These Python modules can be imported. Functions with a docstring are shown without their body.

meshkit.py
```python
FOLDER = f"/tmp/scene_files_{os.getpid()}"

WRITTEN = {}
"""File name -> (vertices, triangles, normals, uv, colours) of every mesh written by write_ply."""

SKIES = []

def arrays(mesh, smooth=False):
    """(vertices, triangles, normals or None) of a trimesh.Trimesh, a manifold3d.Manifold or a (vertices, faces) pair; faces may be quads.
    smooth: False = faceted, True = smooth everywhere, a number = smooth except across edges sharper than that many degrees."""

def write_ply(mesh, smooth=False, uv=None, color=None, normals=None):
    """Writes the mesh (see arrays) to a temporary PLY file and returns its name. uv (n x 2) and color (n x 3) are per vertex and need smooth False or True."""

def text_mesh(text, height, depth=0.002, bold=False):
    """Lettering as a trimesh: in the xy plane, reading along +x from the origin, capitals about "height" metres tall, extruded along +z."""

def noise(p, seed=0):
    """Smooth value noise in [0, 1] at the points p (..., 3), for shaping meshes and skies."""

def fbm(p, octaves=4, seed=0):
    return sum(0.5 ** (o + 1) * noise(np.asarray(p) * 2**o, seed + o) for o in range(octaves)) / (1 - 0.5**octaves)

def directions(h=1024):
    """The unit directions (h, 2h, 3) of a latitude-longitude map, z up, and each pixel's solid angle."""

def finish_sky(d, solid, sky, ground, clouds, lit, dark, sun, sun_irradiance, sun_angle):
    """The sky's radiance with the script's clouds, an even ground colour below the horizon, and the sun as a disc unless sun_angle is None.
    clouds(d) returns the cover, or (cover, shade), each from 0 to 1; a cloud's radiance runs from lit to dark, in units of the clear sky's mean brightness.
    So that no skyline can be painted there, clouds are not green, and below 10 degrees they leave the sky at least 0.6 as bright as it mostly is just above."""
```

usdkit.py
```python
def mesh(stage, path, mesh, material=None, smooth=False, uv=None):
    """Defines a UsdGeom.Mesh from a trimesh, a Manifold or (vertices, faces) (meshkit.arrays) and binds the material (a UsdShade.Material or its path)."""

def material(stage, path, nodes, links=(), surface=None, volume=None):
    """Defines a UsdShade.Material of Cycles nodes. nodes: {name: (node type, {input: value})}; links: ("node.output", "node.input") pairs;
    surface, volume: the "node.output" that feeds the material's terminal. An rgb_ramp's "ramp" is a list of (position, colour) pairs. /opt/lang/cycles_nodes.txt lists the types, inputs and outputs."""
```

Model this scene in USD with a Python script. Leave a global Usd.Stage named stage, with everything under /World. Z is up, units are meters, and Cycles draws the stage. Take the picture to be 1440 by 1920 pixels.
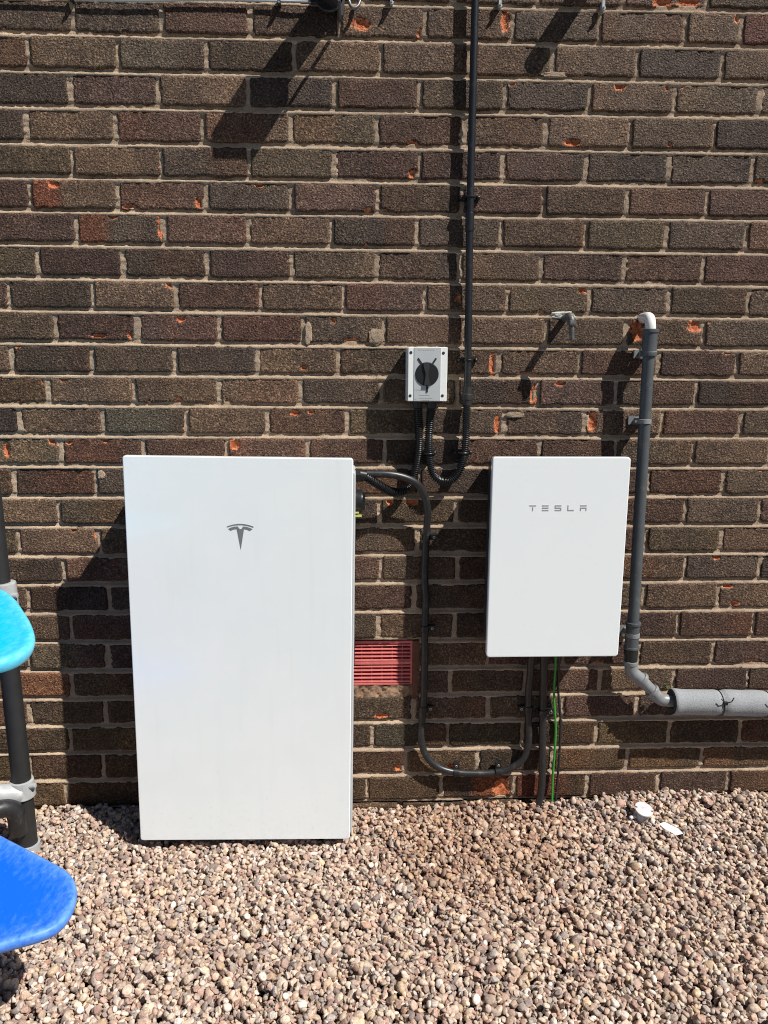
import math, numpy as np, trimesh, usdkit, meshkit
from pxr import Usd, UsdGeom, UsdLux, UsdShade, Gf, Sdf, Vt
from scipy.interpolate import CubicSpline
from shapely.geometry import Polygon, box as sbox
from shapely.ops import unary_union

rng = np.random.default_rng(11)
stage = Usd.Stage.CreateInMemory()
UsdGeom.SetStageUpAxis(stage, 'Z'); UsdGeom.SetStageMetersPerUnit(stage, 1.0)
world = UsdGeom.Xform.Define(stage, '/World'); stage.SetDefaultPrim(world.GetPrim())
UsdGeom.Scope.Define(stage, '/World/Looks')

# ------------------------------------------------------------------ camera, sky, sun
FPX = 1390.0
CAM = np.array([0.0, -2.2003, 1.37713])
RIGHT = np.array([0.99935865, -0.0354672, 0.0049357])
UP = np.array([0.00162388, 0.1825789, 0.98318986])
FWD = np.array([0.03577214, 0.98255128, -0.18251939])
SUN = np.array([1.45, -1.0, 2.2]); SUN /= np.linalg.norm(SUN)
SUN_INTENSITY, SKY_STRENGTH, EXPOSURE = 1.25, 0.05, 0.42

cam = UsdGeom.Camera.Define(stage, '/World/camera')
m = Gf.Matrix4d(*[*RIGHT, 0, *UP, 0, *(-FWD), 0, *CAM, 1])
cam.AddTransformOp().Set(m)
cam.CreateFocalLengthAttr(36 * FPX / 1440); cam.CreateHorizontalApertureAttr(36.0); cam.CreateVerticalApertureAttr(48.0)
cam.CreateClippingRangeAttr(Gf.Vec2f(0.05, 500)); cam.CreateExposureAttr(EXPOSURE)

elev, rotn = math.asin(SUN[2]), math.atan2(SUN[0], SUN[1])
skym = usdkit.material(stage, '/World/Looks/sky_look', {
    'sky': ('sky_texture', {'sky_type': 'single_scattering', 'sun_disc': False, 'sun_elevation': elev, 'sun_rotation': rotn, 'air_density': .6, 'aerosol_density': .3}),
    'bg': ('background_shader', {'strength': SKY_STRENGTH})}, [('sky.color', 'bg.color')], surface='bg.background')
dome = UsdLux.DomeLight.Define(stage, '/World/sky')
UsdShade.MaterialBindingAPI.Apply(dome.GetPrim()).Bind(skym)
dome.GetPrim().SetCustomDataByKey('kind', 'structure')
sun = UsdLux.DistantLight.Define(stage, '/World/sun')
sun.CreateIntensityAttr(SUN_INTENSITY); sun.CreateAngleAttr(0.53); sun.CreateNormalizeAttr(True); sun.CreateColorAttr(Gf.Vec3f(1.0, 0.965, 0.91))
zz = SUN; xx = np.cross([0, 0, 1.0], zz); xx /= np.linalg.norm(xx); yy = np.cross(zz, xx)
sun.AddTransformOp().Set(Gf.Matrix4d(*[*xx, 0, *yy, 0, *zz, 0, 0, 0, 5, 1]))


def at(px, py, Y=None, Z=None):
    """A survey pixel of the photograph to a point on the plane y = Y or z = Z (metres)."""
    d = RIGHT * (px - 720) / FPX - UP * (py - 960) / FPX + FWD
    t = (Y - CAM[1]) / d[1] if Y is not None else (Z - CAM[2]) / d[2]
    return CAM + t * d


def to_px(p):
    d = np.asarray(p, float) - CAM
    z = d @ FWD
    return 720 + FPX * (d @ RIGHT) / z, 960 - FPX * (d @ UP) / z


# ------------------------------------------------------------------ helpers
COUNT = {}


def path_for(parent, name):
    k = (str(parent), name)
    n = COUNT.get(k, 0); COUNT[k] = n + 1
    return f'{parent}/{name}' + (f'_{n:03d}' if n else '')


def tag(prim, label=None, category=None, group=None, kind=None):
    for k, v in (('label', label), ('category', category), ('group', group), ('kind', kind)):
        if v: prim.SetCustomDataByKey(k, v)
    return prim


class Thing:
    def __init__(self, name, label, cat, loc, group=None):
        self.loc = np.asarray(loc, float)
        self.path = path_for('/World', name)
        x = UsdGeom.Xform.Define(stage, self.path); x.AddTranslateOp().Set(Gf.Vec3d(*map(float, self.loc)))
        tag(x.GetPrim(), label, cat, group)

    def add(self, name, mesh, mat, parent=None, smooth=35, label=None):
        v, f, n = meshkit.arrays(mesh, False)
        mesh = trimesh.Trimesh(v - self.loc, f, process=False)
        p = path_for(parent or self.path, name)
        pr = usdkit.mesh(stage, p, mesh, mat, smooth=smooth).GetPrim()
        if label: pr.SetCustomDataByKey('label', label)
        return p


def single(name, mesh, mat, label, cat=None, smooth=35, kind=None, group=None):
    p = path_for('/World', name)
    return tag(usdkit.mesh(stage, p, mesh, mat, smooth=smooth).GetPrim(), label, cat, group, kind)


def cat_mesh(*ms):
    return trimesh.util.concatenate([trimesh.Trimesh(*meshkit.arrays(x, False)[:2], process=False) for x in ms])


def spline(pts, n):
    p = np.asarray(pts, float)
    s = np.r_[0, np.cumsum(np.linalg.norm(np.diff(p, axis=0), axis=1))]
    cs = CubicSpline(s, p, bc_type='natural')
    d = cs(np.linspace(0, s[-1], 600))
    L = np.r_[0, np.cumsum(np.linalg.norm(np.diff(d, axis=0), axis=1))]
    return np.stack([np.interp(np.linspace(0, L[-1], n), L, d[:, k]) for k in range(3)], 1), L[-1]


def tube(p, r, sides=20, caps=True):
    p = np.asarray(p, float); r = np.broadcast_to(r, (len(p),))
    t = np.gradient(p, axis=0); t /= np.linalg.norm(t, axis=1, keepdims=True) + 1e-12
    a = np.cross(t[0], [0.31, 0.2, 0.93]) if abs(t[0] @ [0.31, 0.2, 0.93]) < .95 else np.cross(t[0], [1, 0, 0])
    A = []
    for k in range(len(p)):
        a = a - (a @ t[k]) * t[k]; a /= np.linalg.norm(a); A.append(a)
    A = np.array(A); B = np.cross(t, A)
    g = np.arange(sides) * 2 * np.pi / sides
    v = p[:, None] + r[:, None, None] * (np.cos(g)[None, :, None] * A[:, None] + np.sin(g)[None, :, None] * B[:, None])
    i, j = np.meshgrid(np.arange(len(p) - 1), np.arange(sides), indexing='ij'); j2 = (j + 1) % sides
    q = np.stack([i * sides + j, i * sides + j2, (i + 1) * sides + j2, (i + 1) * sides + j], -1).reshape(-1, 4)
    f = np.vstack([q[:, [0, 1, 2]], q[:, [0, 2, 3]]]); v = v.reshape(-1, 3)
    if caps:
        n = len(v); v = np.vstack([v, p[0], p[-1]]); k = np.arange(sides); k2 = (k + 1) % sides; e = (len(p) - 1) * sides
        f = np.vstack([f, np.stack([np.full(sides, n), k2, k], 1), np.stack([np.full(sides, n + 1), e + k, e + k2], 1)])
    return trimesh.Trimesh(v, f, process=False)


def rod(a, b, r0, r1=None, sides=24, bevel=0.0):
    a, b = np.asarray(a, float), np.asarray(b, float)
    r1 = r0 if r1 is None else r1
    if bevel:
        d = (b - a) / np.linalg.norm(b - a)
        return tube([a, a + d * bevel * .3, a + d * bevel, b - d * bevel, b - d * bevel * .3, b], [r0 - bevel, r0 - bevel * .3, r0, r1, r1 - bevel * .3, r1 - bevel], sides)
    return tube([a, b], [r0, r1], sides)


def rect_ring(w, h, R, n=6):
    R = max(R, 1e-5); out = []
    for cx, cz, a0 in ((w / 2 - R, h / 2 - R, 0), (-w / 2 + R, h / 2 - R, 90), (-w / 2 + R, -h / 2 + R, 180), (w / 2 - R, -h / 2 + R, 270)):
        for k in range(n + 1):
            a = math.radians(a0 + 90 * k / n); out.append((cx + R * math.cos(a), cz + R * math.sin(a)))
    return np.array(out)


def slab(cx, cz, w, h, yf, yb, R=0.01, bev=0.003, n=6):
    """A rounded slab facing -y: front at yf, back at yb (yb > yf), bevelled front edge."""
    rings = []
    for k in range(5):
        a = math.radians(90 * k / 4); ins = bev * (1 - math.sin(a)); rings.append((rect_ring(w - 2 * ins, h - 2 * ins, R - ins * .8, n), yf + bev * (1 - math.cos(a))))
    rings.append((rect_ring(w, h, R, n), yb - bev * .5)); rings.append((rect_ring(w - bev, h - bev, R - bev * .4, n), yb))
    m_ = len(rings[0][0])
    v = np.vstack([np.c_[cx + r[:, 0], np.full(m_, y), cz + r[:, 1]] for r, y in rings])
    f = []
    j = np.arange(m_); j2 = (j + 1) % m_
    for k in range(len(rings) - 1):
        a = k * m_
        f += [np.stack([a + j, a + m_ + j, a + m_ + j2], 1), np.stack([a + j, a + m_ + j2, a + j2], 1)]
    c0, c1 = len(v), len(v) + 1
    v = np.vstack([v, [cx, yf, cz], [cx, yb, cz]])
    e = (len(rings) - 1) * m_
    f += [np.stack([np.full(m_, c0), j, j2], 1), np.stack([np.full(m_, c1), e + j2, e + j], 1)]
    return trimesh.Trimesh(v, np.vstack(f), process=False)


def bx(x0, x1, y0, y1, z0, z1):
    b = trimesh.creation.box(extents=(x1 - x0, y1 - y0, z1 - z0)); b.apply_translation(((x0 + x1) / 2, (y0 + y1) / 2, (z0 + z1) / 2))
    return b


def plate(shape, yf, th):
    """Shapely shape in (x, z) to a thin solid whose front is at y = yf."""
    out = []
    for g in getattr(shape, 'geoms', [shape]):
        e = trimesh.creation.extrude_polygon(g, th, engine='earcut')
        v = np.array(e.vertices); v = np.c_[v[:, 0], yf + th - v[:, 2], v[:, 1]]
        out.append(trimesh.Trimesh(v, np.array(e.faces), process=False))
    return trimesh.util.concatenate(out)


def ring(c, axis, R, r, n=28, s=8):
    axis = np.asarray(axis, float) / np.linalg.norm(axis)
    a = np.cross(axis, [.3, .5, .8]); a /= np.linalg.norm(a); b = np.cross(axis, a)
    g = np.linspace(0, 2 * np.pi, n + 1)
    return tube(np.asarray(c) + R * (np.cos(g)[:, None] * a + np.sin(g)[:, None] * b), r, s, caps=False)


def look(name, base, rough=.5, metal=0.0, var=.12, scale=30, bump=0.0, bscale=200, spec=.5, dirt=None, dirt_scale=6, dirt_lo=.55, dirt_hi=.75, coat=0.0):
    nodes = {'tc': ('geometry', {}),
             'n1': ('noise_texture', {'scale': scale, 'detail': 4.0}),
             'r1': ('rgb_ramp', {'ramp': [(.25, tuple(c * (1 - var) for c in base)), (.75, tuple(min(c * (1 + var), .95) for c in base))]}),
             'p': ('principled_bsdf', {'roughness': rough, 'metallic': metal, 'specular_ior_level': spec, 'coat_weight': coat, 'coat_roughness': .06})}
    links = [('tc.position', 'n1.vector'), ('n1.fac', 'r1.fac')]
    col = 'r1.color'
    if dirt is not None:
        nodes['n2'] = ('noise_texture', {'scale': dirt_scale, 'detail': 6.0, 'roughness': .65})
        nodes['r2'] = ('rgb_ramp', {'ramp': [(dirt_lo, (0, 0, 0)), (dirt_hi, (1, 1, 1))]})
        nodes['mx'] = ('mix_color', {'b': dirt})
        links += [('tc.position', 'n2.vector'), ('n2.fac', 'r2.fac'), (col, 'mx.a'), ('r2.color', 'mx.fac')]
        col = 'mx.result'
    links.append((col, 'p.base_color'))
    if bump:
        nodes['n3'] = ('noise_texture', {'scale': bscale, 'detail': 3.0})
        nodes['b'] = ('bump', {'strength': .6, 'distance': bump})
        links += [('tc.position', 'n3.vector'), ('n3.fac', 'b.height'), ('b.normal', 'p.normal')]
    return usdkit.material(stage, f'/World/Looks/{name}', nodes, links, surface='p.BSDF')


def board_look(name, base, worn):
    return usdkit.material(stage, f'/World/Looks/{name}', {
        'g': ('geometry', {}), 'w': ('attribute', {'attribute': 'wear'}),
        'n': ('noise_texture', {'scale': 34.0, 'detail': 7.0, 'roughness': .72, 'distortion': 1.2}),
        'ns': ('noise_texture', {'scale': 1.0, 'detail': 4.0, 'roughness': .7}), 'mp': ('mapping', {'scale': (90.0, 40.0, 90.0), 'rotation': (0, 0, .6)}),
        'a1': ('math', {'math_type': 'multiply_add', 'value2': .62}), 'a2': ('math', {'math_type': 'multiply_add', 'value2': .34}),
        'r': ('rgb_ramp', {'ramp': [(.54, (0, 0, 0)), (.68, (.22, .22, .22)), (.84, (.7, .7, .7)), (.98, (1, 1, 1))]}),
        'mx': ('mix_color', {'a': base, 'b': worn}), 'rr': ('mix_float', {'a': .3, 'b': .6}),
        'p': ('principled_bsdf', {'specular_ior_level': .45})},
        [('g.position', 'n.vector'), ('g.position', 'mp.vector'), ('mp.vector', 'ns.vector'), ('n.fac', 'a2.value1'), ('w.fac', 'a2.value3'),
         ('ns.fac', 'a1.value1'), ('a2.value', 'a1.value3'), ('a1.value', 'r.fac'), ('r.color', 'mx.fac'), ('r.color', 'rr.fac'), ('rr.result', 'p.roughness'), ('mx.result', 'p.base_color')], surface='p.BSDF')


M = {
    'white_panel': look('white_panel', (.82, .86, .86), .14, var=.012, scale=3, coat=.6, dirt=(.70, .74, .73), dirt_scale=90, dirt_lo=.66, dirt_hi=.74),
    'grey_case': look('grey_case', (.42, .43, .44), .45, var=.05),
    'dark_case': look('dark_case', (.03, .031, .033), .5, var=.15),
    'logo_grey': look('logo_grey', (.24, .245, .25), .35, metal=.3, var=.03),
    'black_plastic': look('black_plastic', (.012, .012, .013), .32, var=.2, scale=60, dirt=(.05, .047, .042), dirt_scale=40, dirt_lo=.56, dirt_hi=.85),
    'black_matt': look('black_matt', (.018, .018, .018), .55, var=.2),
    'cable_black': look('cable_black', (.019, .019, .020), .38, var=.2, scale=80, dirt=(.075, .07, .065), dirt_scale=55, dirt_lo=.57, dirt_hi=.8),
    'grey_pipe': look('grey_pipe', (.072, .080, .086), .34, var=.12, scale=25, dirt=(.14, .14, .135), dirt_scale=30, dirt_lo=.55, dirt_hi=.8),
    'grey_fitting': look('grey_fitting', (.19, .20, .205), .42, var=.12, scale=30, dirt=(.27, .27, .25), dirt_scale=35, dirt_lo=.5, dirt_hi=.75),
    'pale_fitting': look('pale_fitting', (.34, .35, .35), .45, var=.12, scale=30, dirt=(.5, .5, .48), dirt_scale=45, dirt_lo=.52, dirt_hi=.75),
    'white_plastic': look('white_plastic', (.72, .71, .67), .35, var=.05, dirt=(.5, .46, .38), dirt_scale=50, dirt_lo=.6, dirt_hi=.85),
    'rubber': look('rubber', (.012, .014, .012), .6, var=.2),
    'foam': look('foam', (.24, .25, .26), .9, var=.22, scale=260, bump=.002, bscale=260, dirt=(.36, .36, .36), dirt_scale=420, dirt_lo=.55, dirt_hi=.65),
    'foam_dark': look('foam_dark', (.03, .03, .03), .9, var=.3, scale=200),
    'letter_grey': look('letter_grey', (.36, .365, .37), .4, var=.03),
    'box_grey': look('box_grey', (.62, .64, .61), .4, var=.03, dirt=(.5, .5, .46), dirt_scale=40, dirt_lo=.6, dirt_hi=.85),
    'box_white': look('box_white', (.78, .79, .76), .35, var=.02),
    'box_label': look('box_label', (.50, .52, .52), .3, var=.03, metal=.15),
    'print_grey': look('print_grey', (.30, .31, .31), .5, var=.05),
    'knob_grip': look('knob_grip', (.028, .028, .028), .45, var=.15),
    'vent_red': look('vent_red', (.60, .15, .135), .5, var=.12, scale=50, dirt=(.60, .27, .23), dirt_scale=70, dirt_lo=.55, dirt_hi=.8),
    'screw_metal': look('screw_metal', (.55, .54, .50), .35, metal=.8, var=.1),
    'copper_dull': look('copper_dull', (.10, .098, .092), .5, metal=.3, var=.25, scale=120, dirt=(.24, .235, .22), dirt_scale=90, dirt_lo=.5, dirt_hi=.7),
    'green_wire': look('green_wire', (.03, .27, .03), .35, var=.1, scale=100),
    'yellow_tab': look('yellow_tab', (.45, .50, .12), .4, var=.05),
    'cyan_plastic': board_look('cyan_plastic', (.0, .50, .80), (.16, .58, .74)),
    'blue_plastic': board_look('blue_plastic', (.003, .115, .72), (.13, .31, .72)),
    'reveal': look('reveal', (.15, .062, .036), .9, var=.3, scale=60, bump=.002, bscale=200),
    'white_metal': look('white_metal', (.66, .64, .64), .35, metal=.2, var=.06, scale=90, dirt=(.55, .47, .46), dirt_scale=60, dirt_lo=.5, dirt_hi=.7),
    'pale_stone': look('pale_stone', (.62, .66, .64), .55, var=.1, scale=60),
    'render_patch': look('render_patch', (.46, .45, .40), .9, var=.2, scale=120, bump=.002, bscale=300),
    'mortar_patch': look('mortar_patch', (.25, .155, .095), .95, var=.35, scale=60, bump=.004, bscale=160, dirt=(.31, .24, .175), dirt_scale=50),
    'moss': look('moss', (.07, .085, .025), .9, var=.4, scale=200),
}

# brick: tint, chip and a fine fired grain with painted glints
M['panel_splashed'] = usdkit.material(stage, '/World/Looks/panel_splashed', {
    'g': ('geometry', {}), 'sx': ('separate_xyz', {}), 'zr': ('map_range', {'from_min': .02, 'from_max': .42, 'to_min': .11, 'to_max': 0.0, 'clamp': True}),
    'n': ('noise_texture', {'scale': 70.0, 'detail': 6.0, 'roughness': .8}), 'n2': ('noise_texture', {'scale': 7.0, 'detail': 5.0}), 'ms': ('mapping', {'scale': (34.0, 10.0, 3.0)}), 'n3': ('noise_texture', {'scale': 1.0, 'detail': 3.0}),
    'a': ('math', {'math_type': 'add'}), 'r': ('rgb_ramp', {'ramp': [(.64, (0, 0, 0)), (.80, (.40, .40, .40))]}),
    'r2': ('rgb_ramp', {'ramp': [(.35, (.80, .85, .85)), (.65, (.825, .862, .862))]}), 'r3': ('rgb_ramp', {'ramp': [(.55, (0, 0, 0)), (.8, (.16, .16, .16))]}),
    'mx': ('mix_color', {'b': (.58, .56, .52)}), 'mx2': ('mix_color', {'b': (.66, .67, .65)}), 'rr': ('map_range', {'from_min': .3, 'from_max': .7, 'to_min': .10, 'to_max': .24, 'clamp': True}),
    'p': ('principled_bsdf', {'specular_ior_level': .5, 'coat_weight': .5, 'coat_roughness': .07})},
    [('g.position', 'sx.vector'), ('sx.z', 'zr.value'), ('g.position', 'n.vector'), ('g.position', 'n2.vector'), ('g.position', 'ms.vector'), ('ms.vector', 'n3.vector'), ('n.fac', 'a.value1'), ('zr.result', 'a.value2'), ('a.value', 'r.fac'),
     ('n2.fac', 'r2.fac'), ('n3.fac', 'r3.fac'), ('r2.color', 'mx2.a'), ('r3.color', 'mx2.fac'), ('mx2.result', 'mx.a'), ('r.color', 'mx.fac'), ('mx.result', 'p.base_color'), ('n2.fac', 'rr.value'), ('rr.result', 'p.roughness')], surface='p.BSDF')
M['brick'] = usdkit.material(stage, '/World/Looks/brick', {
    'g': ('geometry', {}),
    'tint': ('attribute', {'attribute': 'tint'}), 'chip': ('attribute', {'attribute': 'chip'}),
    'grain': ('noise_texture', {'scale': 200.0, 'detail': 4.0, 'roughness': .68, 'distortion': .5}),
    'patch': ('noise_texture', {'scale': 13.0, 'detail': 3.0}), 'pr': ('map_range', {'from_min': .35, 'from_max': .68, 'to_min': .45, 'to_max': 1.0, 'clamp': True}),
    'streak': ('noise_texture', {'scale': 1.0, 'detail': 3.0}), 'smap': ('mapping', {'scale': (70.0, 70.0, 260.0)}), 'hs2': ('math', {'math_type': 'multiply_add', 'value2': .45}),
    'blot': ('noise_texture', {'scale': 22.0, 'detail': 5.0, 'roughness': .6}),
    'pits': ('voronoi_texture', {'scale': 230.0, 'randomness': 1.0}),
    'gr': ('rgb_ramp', {'ramp': [(.36, (.36, .34, .33)), (.47, (.74, .73, .72)), (.55, (1.1, 1.08, 1.06)), (.63, (2.2, 2.12, 2.0)), (.72, (3.6, 3.45, 3.2))]}),  # pale grit; the brightest specks also paint sunlit glints into the colour
    'br': ('rgb_ramp', {'ramp': [(.3, (.78, .76, .76)), (.7, (1.22, 1.2, 1.12))]}),
    'm1': ('mix_color', {'blend_type': 'multiply', 'fac': 1.0, 'use_clamp': False}),
    'm2': ('mix_color', {'blend_type': 'multiply', 'fac': 1.0, 'use_clamp': False}),
    'cn': ('noise_texture', {'scale': 130.0, 'detail': 3.0}),
    'cs': ('math', {'math_type': 'multiply_add', 'value2': 0.9, 'value3': -0.45}),
    'cadd': ('math', {'math_type': 'add'}),
    'cr': ('rgb_ramp', {'ramp': [(.44, (0, 0, 0)), (.52, (1, 1, 1))]}),
    'ccol': ('rgb_ramp', {'ramp': [(.3, (.36, .085, .035)), (.5, (.55, .165, .065)), (.75, (.66, .30, .16))]}),
    'mx': ('mix_color', {}),
    'hsum': ('math', {'math_type': 'multiply_add', 'value2': -.35}),
    'b': ('bump', {'strength': 1.0, 'distance': .0080}),
    'p': ('principled_bsdf', {'roughness': .55, 'specular_ior_level': .14, 'diffuse_roughness': .2})},
    [('g.position', 'grain.vector'), ('g.position', 'blot.vector'), ('g.position', 'pits.vector'), ('g.position', 'cn.vector'),
     ('grain.fac', 'gr.fac'), ('blot.fac', 'br.fac'), ('tint.color', 'm1.a'), ('gr.color', 'm1.b'), ('m1.result', 'm2.a'), ('br.color', 'm2.b'),
     ('cn.fac', 'cs.value1'), ('cs.value', 'cadd.value1'), ('chip.fac', 'cadd.value2'), ('cadd.value', 'cr.fac'), ('cn.fac', 'ccol.fac'),
     ('m2.result', 'mx.a'), ('ccol.color', 'mx.b'), ('cr.color', 'mx.fac'), ('mx.result', 'p.base_color'),
     ('pits.distance', 'hsum.value1'), ('grain.fac', 'hsum.value3'), ('g.position', 'smap.vector'), ('smap.vector', 'streak.vector'), ('g.position', 'patch.vector'), ('patch.fac', 'pr.value'), ('pr.result', 'b.strength'), ('streak.fac', 'hs2.value1'), ('hsum.value', 'hs2.value3'), ('hs2.value', 'b.height'), ('b.normal', 'p.normal')], surface='p.BSDF')
M['mortar'] = usdkit.material(stage, '/World/Looks/mortar', {
    'g': ('geometry', {}),
    'n': ('noise_texture', {'scale': 420.0, 'detail': 3.0}), 'n2': ('noise_texture', {'scale': 9.0, 'detail': 5.0}),
    'r': ('rgb_ramp', {'ramp': [(.3, (.28, .20, .14)), (.5, (.46, .355, .262)), (.72, (.61, .51, .40))]}),
    'r2': ('rgb_ramp', {'ramp': [(.3, (.74, .71, .68)), (.7, (1.1, 1.07, 1.0))]}),
    'm': ('mix_color', {'blend_type': 'multiply', 'fac': 1.0, 'use_clamp': False}),
    'b': ('bump', {'strength': .9, 'distance': .0016}),
    'p': ('principled_bsdf', {'roughness': .95, 'specular_ior_level': .2, 'diffuse_roughness': .6})},
    [('g.position', 'n.vector'), ('g.position', 'n2.vector'), ('n.fac', 'r.fac'), ('n2.fac', 'r2.fac'), ('r.color', 'm.a'), ('r2.color', 'm.b'),
     ('m.result', 'p.base_color'), ('n.fac', 'b.height'), ('b.normal', 'p.normal')], surface='p.BSDF')
M['pebble'] = usdkit.material(stage, '/World/Looks/pebble', {
    'oi': ('object_info', {}), 'g': ('geometry', {}), 'tc': ('texture_coordinate', {}),
    'tint': ('attribute', {'attribute': 'tint'}),
    'n': ('noise_texture', {'scale': 2.2, 'detail': 5.0, 'roughness': .65}), 'nf': ('noise_texture', {'scale': 260.0, 'detail': 2.0}),
    'r': ('rgb_ramp', {'ramp': [(.3, (.72, .70, .70)), (.7, (1.22, 1.2, 1.16))]}),
    'rf': ('rgb_ramp', {'ramp': [(.3, (.82, .82, .82)), (.7, (1.15, 1.15, 1.15))]}),
    'ro': ('rgb_ramp', {'ramp': [(0, (.72, .68, .66)), (.5, (1.0, .98, .96)), (1, (1.25, 1.25, 1.22))]}),
    'm1': ('mix_color', {'blend_type': 'multiply', 'fac': 1.0, 'use_clamp': False}),
    'm2': ('mix_color', {'blend_type': 'multiply', 'fac': 1.0, 'use_clamp': False}),
    'm3': ('mix_color', {'blend_type': 'multiply', 'fac': 1.0, 'use_clamp': False}),
    'b': ('bump', {'strength': .5, 'distance': .0012}),
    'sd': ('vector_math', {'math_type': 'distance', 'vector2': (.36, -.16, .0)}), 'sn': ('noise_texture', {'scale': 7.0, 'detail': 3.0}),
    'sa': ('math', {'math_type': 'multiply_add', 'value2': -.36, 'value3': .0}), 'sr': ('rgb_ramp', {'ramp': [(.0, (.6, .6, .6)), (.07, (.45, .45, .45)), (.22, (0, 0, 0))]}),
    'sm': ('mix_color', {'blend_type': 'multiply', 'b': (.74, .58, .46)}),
    'p': ('principled_bsdf', {'roughness': .7, 'specular_ior_level': .3})},
    [('tc.object', 'n.vector'), ('g.position', 'nf.vector'), ('n.fac', 'r.fac'), ('nf.fac', 'rf.fac'), ('oi.random', 'ro.fac'),
     ('tint.color', 'm1.a'), ('r.color', 'm1.b'), ('m1.result', 'm2.a'), ('rf.color', 'm2.b'), ('m2.result', 'm3.a'), ('ro.color', 'm3.b'),
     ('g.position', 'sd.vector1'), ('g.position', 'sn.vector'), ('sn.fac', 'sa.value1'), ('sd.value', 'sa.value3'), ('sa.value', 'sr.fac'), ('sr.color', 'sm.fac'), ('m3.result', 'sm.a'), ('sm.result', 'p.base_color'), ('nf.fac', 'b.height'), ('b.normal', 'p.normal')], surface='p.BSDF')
M['ground'] = look('ground', (.065, .060, .054), .92, var=.35, scale=90, bump=.004, bscale=240)  # dark tone chosen to weaken light bounced up onto the wall


def color_primvar(prim, name, arr):
    pv = UsdGeom.PrimvarsAPI(prim)
    arr = np.asarray(arr, np.float32)
    if arr.ndim == 2: pv.CreatePrimvar(name, Sdf.ValueTypeNames.Color3fArray, 'vertex').Set(Vt.Vec3fArray.FromNumpy(arr))
    else: pv.CreatePrimvar(name, Sdf.ValueTypeNames.FloatArray, 'vertex').Set(Vt.FloatArray.FromNumpy(arr))


# ------------------------------------------------------------------ the brick wall, surveyed joint by joint
JL = [-7, 61.5, 131, 199, 267, 331.5, 394.5, 458, 521, 581, 642, 702, 759.5, 816.5, 874, 932, 987, 1043, 1096, 1150, 1204.5, 1259, 1311, 1363, 1413.5, 1466, 1518]
JR = [19.5, 87, 153, 218, 284, 349, 410.5, 473, 534.5, 595, 654.5, 710, 765, 820.5, 876, 930.5, 985, 1037, 1089.5, 1143.5, 1197.5, 1249, 1298, 1346, 1397, 1443, 1492]
zl = [at(25, y, Y=0) for y in JL]; zr = [at(1318, y, Y=0) for y in JR]


def bed(j, x):                      # height of bed joint j (-1 .. 25) at x
    a, b = zl[j + 1], zr[j + 1]
    return a[2] + (b[2] - a[2]) * (x - a[0]) / (b[0] - a[0])


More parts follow.
